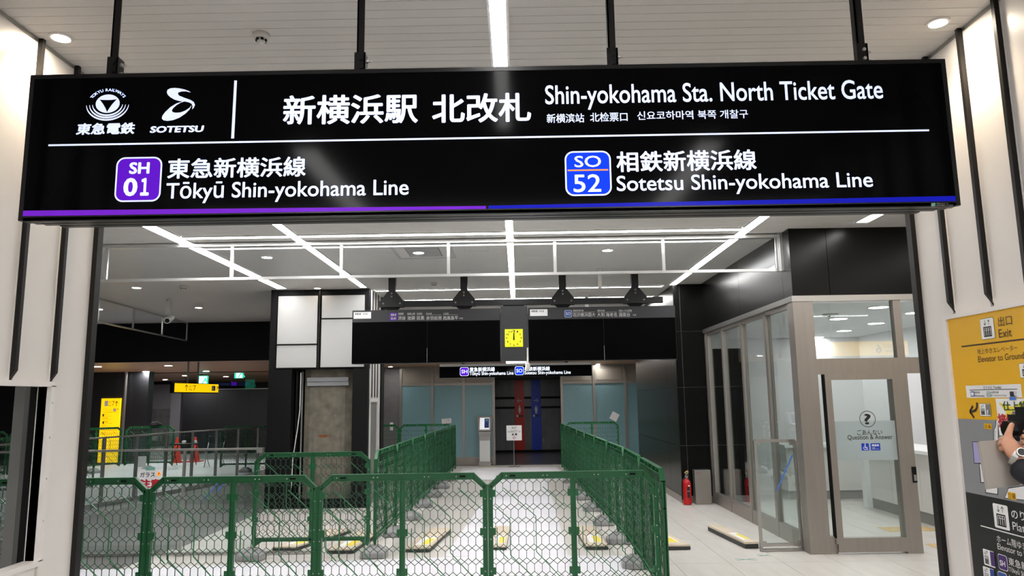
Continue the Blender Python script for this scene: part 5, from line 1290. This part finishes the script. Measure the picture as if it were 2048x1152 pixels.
p = at_y(783, 853, 18.98); tag(MB().box(p.x - .04, 18.985, p.z - .1, p.x + .04, 19.0, p.z + .1).build('wall_plate', 'paper'), 'small white plate on the grey back wall', 'plate')

# ================================================================== MAP BOARD ON THE RIGHT WALL
BX = XR - .03
mbd = thing('map_board', 'large yellow, grey and black exit map board on the right wall', 'sign', (XR, 3.0, .2))
BP = Plane((BX - .0005, 0, 0), (0, -1, 0), (0, 0, 1))
MB().box(BX + .002, 1.9, .30, XR - .001, 3.80, 1.975).build('backing', 'white_trim', mbd)
fr = MB().box(BX - .012, 1.9, 1.975, XR, 3.83, 1.995).box(BX - .012, 3.80, .28, XR, 3.83, 1.975).box(BX - .012, 1.9, .28, XR, 3.80, .30); fr.build('frame', 'white_trim', mbd)
YE = -3.80
def bandv(v0, v1, m, name): decal(mbd, BP, rect(YE, -1.9, v0, v1), m, 0.0, name, thick=.002)
vY = BP.hit((1935, 838))[1]
r5 = lambda x, y: (1860 + x / 4.112, 580 + y / 4.112); r6 = lambda x, y: (1880 + x / 3.69, 840 + y / 3.69)
vG = BP.hit(r6(225, 537))[1]
bandv(vY, 1.975, 'sign_yellow', 'yellow_field'); bandv(vG, vY, 'sign_grey', 'grey_field'); bandv(.30, vG, 'sign_black', 'black_field')
def B4(body, L, R, B, T, m='ink_brown', h=.002, **k): return text_px(mbd, BP, body, L, R, B, T, m, h=h, **k)
def bicon(f, x0, y0, x1, y1, extra=None):
    (a, _), (c, _) = BP.hit(f(x0, (y0 + y1) / 2)), BP.hit(f(x1, (y0 + y1) / 2)); xm = (x0 + x1) / 2
    lift_icon(mbd, BP, a, c, BP.hit(f(xm, y1))[1], BP.hit(f(xm, y0))[1], extra); return a, c
bicon(r5, 420, 232, 530, 402)
B4('出口', r5(560, 250), r5(675, 245), r5(615, 295), r5(615, 213)); B4('Exit', r5(568, 360), r5(675, 350), r5(620, 388), r5(620, 318))
def bline(f, x0, y0, x1, y1, m, w=.006, ext=0): 
    a, b = BP.hit(f(x0, y0)), BP.hit(f(x1, y1)); v = (a[1] + b[1]) / 2; decal(mbd, BP, rect(a[0], b[0] + ext, v - w / 2, v + w / 2), m, .0015, 'rule_line')
bline(r5, 262, 468, 773, 402, 'ink_brown', .007, .8)
B4('地上ゆきエレベーター', r5(392, 510), r5(722, 475), r5(400, 530), r5(400, 485)); 
B4('Elevator to Ground Level', r5(398, 570), r5(905, 525), r5(470, 590), r5(470, 538))
bicon(r5, 740, 602, 850, 720)
(a, b0_), (c, d0_) = BP.hit(r5(305, 890)), BP.hit(r5(748, 770)); v1 = BP.hit(r5(520, 780))[1]; v0 = BP.hit(r5(520, 885))[1]
decal(mbd, BP, rect(a, c, v0, v1), 'paper', .001, 'transfer_strip')
B4('のりかえ Transfer', r5(442, 802), r5(590, 800), r5(500, 815), r5(500, 788), 'ink'); bline(r5, 327, 826, 720, 812, 'ink', .003)
for x0, x1, mm in ((338, 367, 'navy'), (470, 498, 'tape_teal'), (662, 690, 'ink')):
    p0, p1 = BP.hit(r5(x0, 877)), BP.hit(r5(x1, 834)); decal(mbd, BP, rrect(p0[0], p1[0], p0[1], p1[1], .004), mm, .002, 'line_badge')
    if mm != 'ink': decal(mbd, BP, rrect(p0[0] + .004, p1[0] - .004, p0[1] + .004, p1[1] - .004, .003), 'paper', .003, 'line_badge_face')
B4('JR', r5(474, 858), r5(494, 856), r5(484, 868), r5(484, 846), 'ink', h=.004)
for s_, s2, x0, x1, x2 in (('新幹線', 'Shinkansen', 370, 412, 447), ('JR横浜線', 'JR Yokohama Line', 503, 568, 632), ('バス', 'Bus', 692, 715, 716)):
    B4(s_, r5(x0, 845), r5(x1, 842), r5(x0 + 20, 854), r5(x0 + 20, 832), 'ink'); B4(s2, r5(x0, 868), r5(x2, 864), r5(x0 + 20, 878), r5(x0 + 20, 860), 'ink')
q = MB()
cl = [(388, 925), (390, 965), (375, 990), (350, 1000), (330, 1000)]
for (a, b) in list(zip(cl, cl[1:])) + [((330, 1000), (355, 955)), ((330, 1000), (365, 1050))]:
    p0, p1 = BP.hit(r5(*a)), BP.hit(r5(*b)); q.bar(BP.p(*p0, .0015), BP.p(*p1, .0015), .012, BP.n, .001)
q.build('turn_arrow', 'ink_brown', mbd)
bicon(r5, 412, 936, 500, 1036, True)
p0, p1 = BP.hit(r5(468, 1028)), BP.hit(r5(494, 940)); decal(mbd, BP, rect(p0[0], p1[0], p0[1], p1[1]), 'steel_grey', .0025, 'icon_stripe'); B4('f', r5(475, 1010), r5(489, 1008), r5(482, 1028), r5(482, 985), 'paper_bright', h=.004, bold=.03)
# station map on the grey field
def exitno(f, x0, y0, x1, y1, n):
    a, b = BP.hit(f(x0, y1)), BP.hit(f(x1, y0)); decal(mbd, BP, rect(a[0], b[0], a[1], b[1]), 'sign_yellow', .0012, 'exit_tag'); w_ = b[0] - a[0]; h_ = b[1] - a[1]
    text(mbd, BP, '出口', a[0] + w_ * .08, a[0] + w_ * .45, a[1] + h_ * .5, b[1] - h_ * .15, 'ink', h=.002); text(mbd, BP, 'Exit', a[0] + w_ * .1, a[0] + w_ * .42, a[1] + h_ * .15, a[1] + h_ * .4, 'ink', h=.002); text(mbd, BP, n, a[0] + w_ * .58, a[0] + w_ * .9, a[1] + h_ * .15, b[1] - h_ * .15, 'ink', h=.002)
exitno(r6, 330, 28, 382, 66, '6'); exitno(r6, 505, 540, 560, 580, '8')
def mpoly(pts, m, h=.001): decal(mbd, BP, [BP.hit(r6(*p)) for p in pts], m, h, 'map_area')
mpoly([(252, 322), (330, 322), (330, 158), (238, 158)], 'ink', .0008); mpoly([(256, 316), (330, 316), (330, 163), (243, 163)], 'lilac')
mpoly([(300, 465), (560, 465), (560, 322), (288, 322)], 'ink', .0008); mpoly([(306, 458), (556, 458), (556, 326), (294, 326)], 'paper')
mpoly([(336, 540), (430, 553), (430, 440), (330, 440)], 'ink', .0008); mpoly([(341, 533), (425, 546), (425, 444), (336, 444)], 'paper')
mpoly([(475, 580), (640, 595), (640, 480), (505, 500)], 'ink', .0008); mpoly([(481, 575), (640, 590), (640, 486), (508, 506)], 'paper')
mpoly([(395, 150), (435, 150), (432, 20), (445, 0), (412, 0), (412, 40), (393, 80)], 'ink', .0008); mpoly([(400, 150), (430, 150), (428, 20), (440, 2), (417, 2), (416, 42), (398, 82)], 'paper')
for k in range(7): bline(r6, 398, 82 + k * 10, 412, 82 + k * 10, 'ink', .002)
# black field
bicon(r6, 400, 625, 508, 802)
B4('のりば', r6(530, 700), r6(700, 720), r6(560, 730), r6(560, 662), 'paper_bright', bold=.01); B4('Platform', r6(540, 790), r6(760, 830), r6(548, 812), r6(548, 752), 'paper_bright')
bline(r6, 303, 787, 620, 858, 'paper_bright', .005, .8)
B4('ホーム階ゆきエレベーター', r6(422, 880), r6(900, 990), r6(470, 915), r6(470, 860), 'paper_bright'); B4('Elevator to Platform Level', r6(428, 935), r6(880, 1010), r6(440, 955), r6(440, 912), 'paper_bright')
for dy, c_, nm, l1_, l2_ in ((0, 'led_purple', 'SH', '東急新横浜線', 'Tōkyū Shin-yokohama Line'), (130, 'led_blue', 'SO', '相鉄新横浜線', 'Sotetsu Shin-yokohama Line')):
    a, c = bicon(r6, 325, 962 + dy, 405, 1078 + dy, True); p0, p1 = BP.hit(r6(382, 1074 + dy)), BP.hit(r6(402, 978 + dy)); decal(mbd, BP, rect(p0[0], p1[0], p0[1], p1[1]), 'print_purple' if nm == 'SH' else 'navy', .0025, 'icon_stripe')
    p0, p1 = BP.hit(r6(438, 1098 + dy)), BP.hit(r6(495, 1005 + dy)); decal(mbd, BP, rrect(p0[0], p1[0], p0[1], p1[1], .012), 'paper_bright', .001, 'line_badge_border'); decal(mbd, BP, rrect(p0[0] + .003, p1[0] - .003, p0[1] + .003, p1[1] - .003, .011), 'print_purple' if nm == 'SH' else 'print_blue', .002, 'line_badge')
    B4(nm, r6(447, 1060 + dy), r6(486, 1062 + dy), r6(466, 1078 + dy), r6(466, 1038 + dy), 'paper_bright', h=.003, bold=.02)
    B4(l1_, r6(508, 1040 + dy), r6(800, 1090 + dy), r6(540, 1080 + dy), r6(540, 1022 + dy), 'paper_bright'); B4(l2_, r6(512, 1105 + dy), r6(860, 1160 + dy), r6(530, 1132 + dy), r6(530, 1088 + dy), 'paper_bright')
# taped paper notice on the board
np_ = thing('wet_notice', 'white and yellow paper notice taped over the yellow board', 'notice', tuple(BP.p(-3.35, 1.3, .004)))
p0, p1 = BP.hit(r5(550, 900)), BP.hit(r5(570, 1200)); u0 = p0[0]; v1 = BP.hit(r5(600, 893))[1]; v0 = BP.hit(r6(440, 112))[1]; u1 = u0 + .40
decal(np_, BP, rect(u0, u1, v0, v1), 'paper_bright', .006, 'sheet', thick=.003)
decal(np_, BP, [BP.hit(r5(*p)) for p in ((575, 925), (640, 1010), (590, 1080), (700, 1010), (800, 1060), (800, 900), (690, 960))][::-1], 'label_yellow', .0066, 'yellow_burst')
text_px(np_, BP, '仕上物', r5(610, 960), r5(815, 930), r5(640, 992), r5(640, 915), 'ink_green', h=.0075, bold=.02); text_px(np_, BP, '接触注意', r5(572, 1075), r5(860, 1040), r5(600, 1130), r5(600, 1015), 'ink_red', h=.0075, bold=.04)
text(np_, BP, '工事関係者', u0 + .03, u0 + .2, v0 + .02, v0 + .04, 'ink', h=.0075)
p0, p1 = BP.hit(r5(670, 905)), BP.hit(r5(722, 878)); decal(np_, BP, rect(p0[0], p1[0], p0[1], p1[1]), 'tape_blue', .009, 'tape')
# ================================================================== PERSON AT THE RIGHT EDGE
def skin_mesh(name, V, Eg, R, m, parent, sub=2, root=0):
    me = bpy.data.meshes.new(name); me.from_pydata([tuple(Vector(v) - ORG[parent]) for v in V], Eg, []); me.update()
    o = bpy.data.objects.new(name, me); COL.objects.link(o); o.parent = parent; ORG[o] = ORG[parent]
    o.modifiers.new('skin', 'SKIN'); ss = o.modifiers.new('subd', 'SUBSURF'); ss.levels = sub; ss.render_levels = sub
    if not me.skin_vertices: me.skin_vertices.new()
    for i, r in enumerate(R):
        d = me.skin_vertices[0].data[i]; d.radius = r if isinstance(r, tuple) else (r, r); d.use_root = (i == root)
    bpy.context.view_layer.update()
    dg = bpy.context.evaluated_depsgraph_get(); ev = o.evaluated_get(dg); nm = bpy.data.meshes.new_from_object(ev)
    o.modifiers.clear(); o.data = nm; nm.materials.clear(); nm.materials.append(MATS[m])
    for p in nm.polygons: p.use_smooth = True
    return o
PX, PY = 1.95, 2.30
pe = thing('person', 'person in a dark suit and wristwatch raising a camera beside the map board', 'person', (PX, PY, 0))
hy = 2.38
WR = at_y(2032, 912, hy)                    # wrist of the near hand
V, Eg, R = [], [], []
def vert(p, r): V.append(tuple(p)); R.append(r); return len(V) - 1
def chain(start, pts):
    a = start
    for p, r in pts:
        b = vert(p, r); Eg.append((a, b)); a = b
    return a
# body under the suit: pelvis, spine, neck, head, arms and hands, legs
pel = vert((PX, PY, .92), .13)
ch = chain(pel, [((PX + .01, PY, 1.08), .125), ((PX + .01, PY, 1.26), .135)])
nk = chain(ch, [((PX, PY, 1.42), .06), ((PX - .02, PY, 1.50), .052)])
hd = chain(nk, [((PX - .04, PY, 1.56), (.085, .075)), ((PX - .045, PY, 1.64), (.10, .085)), ((PX - .03, PY, 1.70), (.075, .07))])
for s in (-1, 1):
    hp = chain(pel, [((PX, PY + s * .09, .86), .085), ((PX - .01, PY + s * .10, .48), .055), ((PX + .01, PY + s * .10, .08), .04), ((PX - .12, PY + s * .11, .05), .035)])
sl = chain(ch, [((PX, PY - .17, 1.36), .055)])
el = (1.80, PY - .14, 1.16)
wr = chain(sl, [((1.90, PY - .19, 1.26), .045), (el, .04), (tuple(WR), .024)])
pal = chain(wr, [(at_y(2020, 897, hy), .026)])
kn = [at_y(2016, 872, hy), at_y(2009, 877, hy - .004), at_y(2006, 885, hy - .003), at_y(2008, 894, hy)]
fing = [[at_y(2019, 862, hy + .012), at_y(2022, 852, hy + .03), at_y(2025, 848, hy + .04)],
        [at_y(2002, 880, hy + .018), at_y(2006, 884, hy + .04), at_y(2013, 886, hy + .045)],
        [at_y(2000, 888, hy + .018), at_y(2004, 892, hy + .038), at_y(2011, 893, hy + .043)],
        [at_y(2002, 897, hy + .016), at_y(2006, 900, hy + .034), at_y(2012, 900, hy + .038)]]
for k, fs in zip(kn, fing):
    chain(pal, [(k, .0125), (fs[0], .0095), (fs[1], .0085), (fs[2], .0075)])
chain(pal, [(at_y(2028, 890, hy + .02), .012), (at_y(2022, 878, hy + .036), .010), (at_y(2016, 872, hy + .046), .009)])
sr = chain(ch, [((PX, PY + .17, 1.36), .055)])
wr2 = chain(sr, [((1.88, PY + .20, 1.24), .045), ((1.76, PY + .20, 1.22), .04), ((1.68, PY + .17, 1.40), .026), ((1.655, PY + .155, 1.45), .026)])
for k in range(4): chain(wr2, [((1.635 - .004 * k, PY + .15, 1.475 - .018 * k), .011), ((1.615, PY + .135, 1.48 - .018 * k), .009), ((1.61, PY + .115, 1.48 - .018 * k), .008)])
body = skin_mesh('body', V, Eg, R, 'skin', pe, 2)
# face
hc = Vector((PX - .045, PY, 1.62))
MB().tube(hc + Vector((-.09, 0, .0)), hc + Vector((-.115, 0, -.035)), .008, .014, 8).build('nose', 'skin', pe)
for s in (-1, 1):
    MB().lathe([(.001, -.008), (.009, -.004), (.010, 0), (.009, .004), (.001, .008)], hc + Vector((-.088, s * .032, .01)), 10).build('eye', 'ink', pe)
    MB().tube(hc + Vector((0, s * .083, .015)), hc + Vector((.005, s * .092, -.035)), .018, .012, 8).build('ear', 'skin', pe)
MB().tube(hc + Vector((-.098, -.025, -.065)), hc + Vector((-.098, .025, -.065)), .006, n=6).build('mouth', 'ink_red', pe)
hr = MB(); hr.smooth = True
hr.lathe([(.096, -.03), (.108, .02), (.104, .07), (.075, .11), (.03, .128)], hc + Vector((.022, 0, .0)), 18); hr.build('hair', 'hair', pe)
# clothing
V, Eg, R = [], [], []
jp = vert((PX, PY, .84), (.15, .19)); j1 = chain(jp, [((PX + .01, PY, 1.02), (.135, .17)), ((PX + .01, PY, 1.22), (.145, .19)), ((PX + .005, PY, 1.37), (.10, .15)), ((PX, PY, 1.41), (.07, .08))])
cuff = at_y(2021, 926, hy)
a = chain(3, [((PX, PY - .175, 1.35), .078), ((1.90, PY - .20, 1.25), .066), (el, .060), (tuple(Vector(el).lerp(cuff, .55)), .050), (tuple(cuff), .040)])
a = chain(3, [((PX, PY + .175, 1.35), .078), ((1.88, PY + .205, 1.24), .066), ((1.76, PY + .20, 1.22), .060), ((1.69, PY + .175, 1.375), .042)])
skin_mesh('jacket', V, Eg, R, 'suit', pe, 2)
V, Eg, R = [], [], []
tp_ = vert((PX, PY, .90), (.13, .16))
for s in (-1, 1): chain(tp_, [((PX, PY + s * .09, .80), .105), ((PX - .01, PY + s * .10, .46), .078), ((PX + .01, PY + s * .10, .10), .070)])
skin_mesh('trousers', V, Eg, R, 'suit', pe, 2)
for s in (-1, 1):
    q = MB().hexa([(PX - .19, PY + s * .11 - .04, .002), (PX + .07, PY + s * .11 - .045, .002), (PX + .07, PY + s * .11 + .045, .002), (PX - .19, PY + s * .11 + .04, .002), (PX - .17, PY + s * .11 - .03, .045), (PX + .06, PY + s * .11 - .035, .09), (PX + .06, PY + s * .11 + .035, .09), (PX - .17, PY + s * .11 + .03, .045)]); q.build('shoe', 'shoe', pe)
ax = (Vector(cuff) - Vector(el)).normalized(); wc = Vector(WR)
wt = MB(); u = ax.orthogonal().normalized(); v_ = ax.cross(u); n = 22; r0, r1 = .0285, .0315
for i in range(n):
    t0, t1 = 2 * math.pi * i / n, 2 * math.pi * (i + 1) / n
    P = []
    for h in (-.008, .008):
        for t_, r_ in ((t0, r0), (t0, r1), (t1, r1), (t1, r0)): P.append(wc + ax * h + u * (r_ * math.cos(t_)) + v_ * (r_ * math.sin(t_)))
    wt.hexa([P[0], P[1], P[2], P[3], P[4], P[5], P[6], P[7]])
wtc = wt.build('watch_strap', 'bolt', pe)
wf = wc + Vector((-.004, -.030, .012)); MB().tube(wf, wf + Vector((-.002, -.008, .003)), .0135, n=16).build('watch_case', 'bolt', wtc); MB().tube(wf + Vector((-.002, -.008, .003)), wf + Vector((-.0024, -.0095, .0035)), .011, n=16).build('watch_dial', 'ink', wtc)
# camera held in the hands
cp = at_y(2030, 858, hy + .07)
cm = thing('camera', 'black camera with a short lens held up by the person', 'camera', (1.66, hy + .07, cp.z - .04))
MB().tube((at_y(2014, 861, hy + .06).x, hy + .06, cp.z), (1.625, hy + .06, cp.z), .024, n=20).build('lens_barrel', 'black', cm)
MB().tube((at_y(2014, 861, hy + .06).x - .003, hy + .06, cp.z), (at_y(2014, 861, hy + .06).x + .02, hy + .06, cp.z), .027, n=20).build('lens_ring', 'black_gloss', cm)
MB().box(1.625, hy - .01, cp.z - .04, 1.675, hy + .13, cp.z + .045).box(1.625, hy + .03, cp.z + .045, 1.66, hy + .09, cp.z + .07).build('camera_body', 'black', cm)
MB().box(1.675, hy + .0, cp.z - .03, 1.68, hy + .10, cp.z + .03).build('rear_screen', 'black_gloss', cm); MB().lathe([(.012, .0), (.012, .01)], (1.645, hy + .115, cp.z + .045), 12).build('shutter_dial', 'steel_grey', cm)
# folder pinched by the same hand
FPn = hy + .022
fd = thing('folder', 'thin grey folder pinched in the hand of the person', 'folder', at_y(1990, 975, FPn))
pts = [at_y(1972, 979, FPn), at_y(2040, 970, FPn + .01), at_y(2026, 879, FPn + .01), at_y(1955, 884, FPn)]
MB().prism(pts, (0, .004, 0)).build('cover', 'folder', fd)
MB().prism([p + Vector((.004, -.0012, .002 if i > 1 else .004)) for i, p in enumerate(pts)], (0, .001, 0)).build('clear_sleeve', 'folder', fd)
bpy.data.scenes.remove(_ts); bpy.data.objects.remove(_to); bpy.data.curves.remove(_tc)
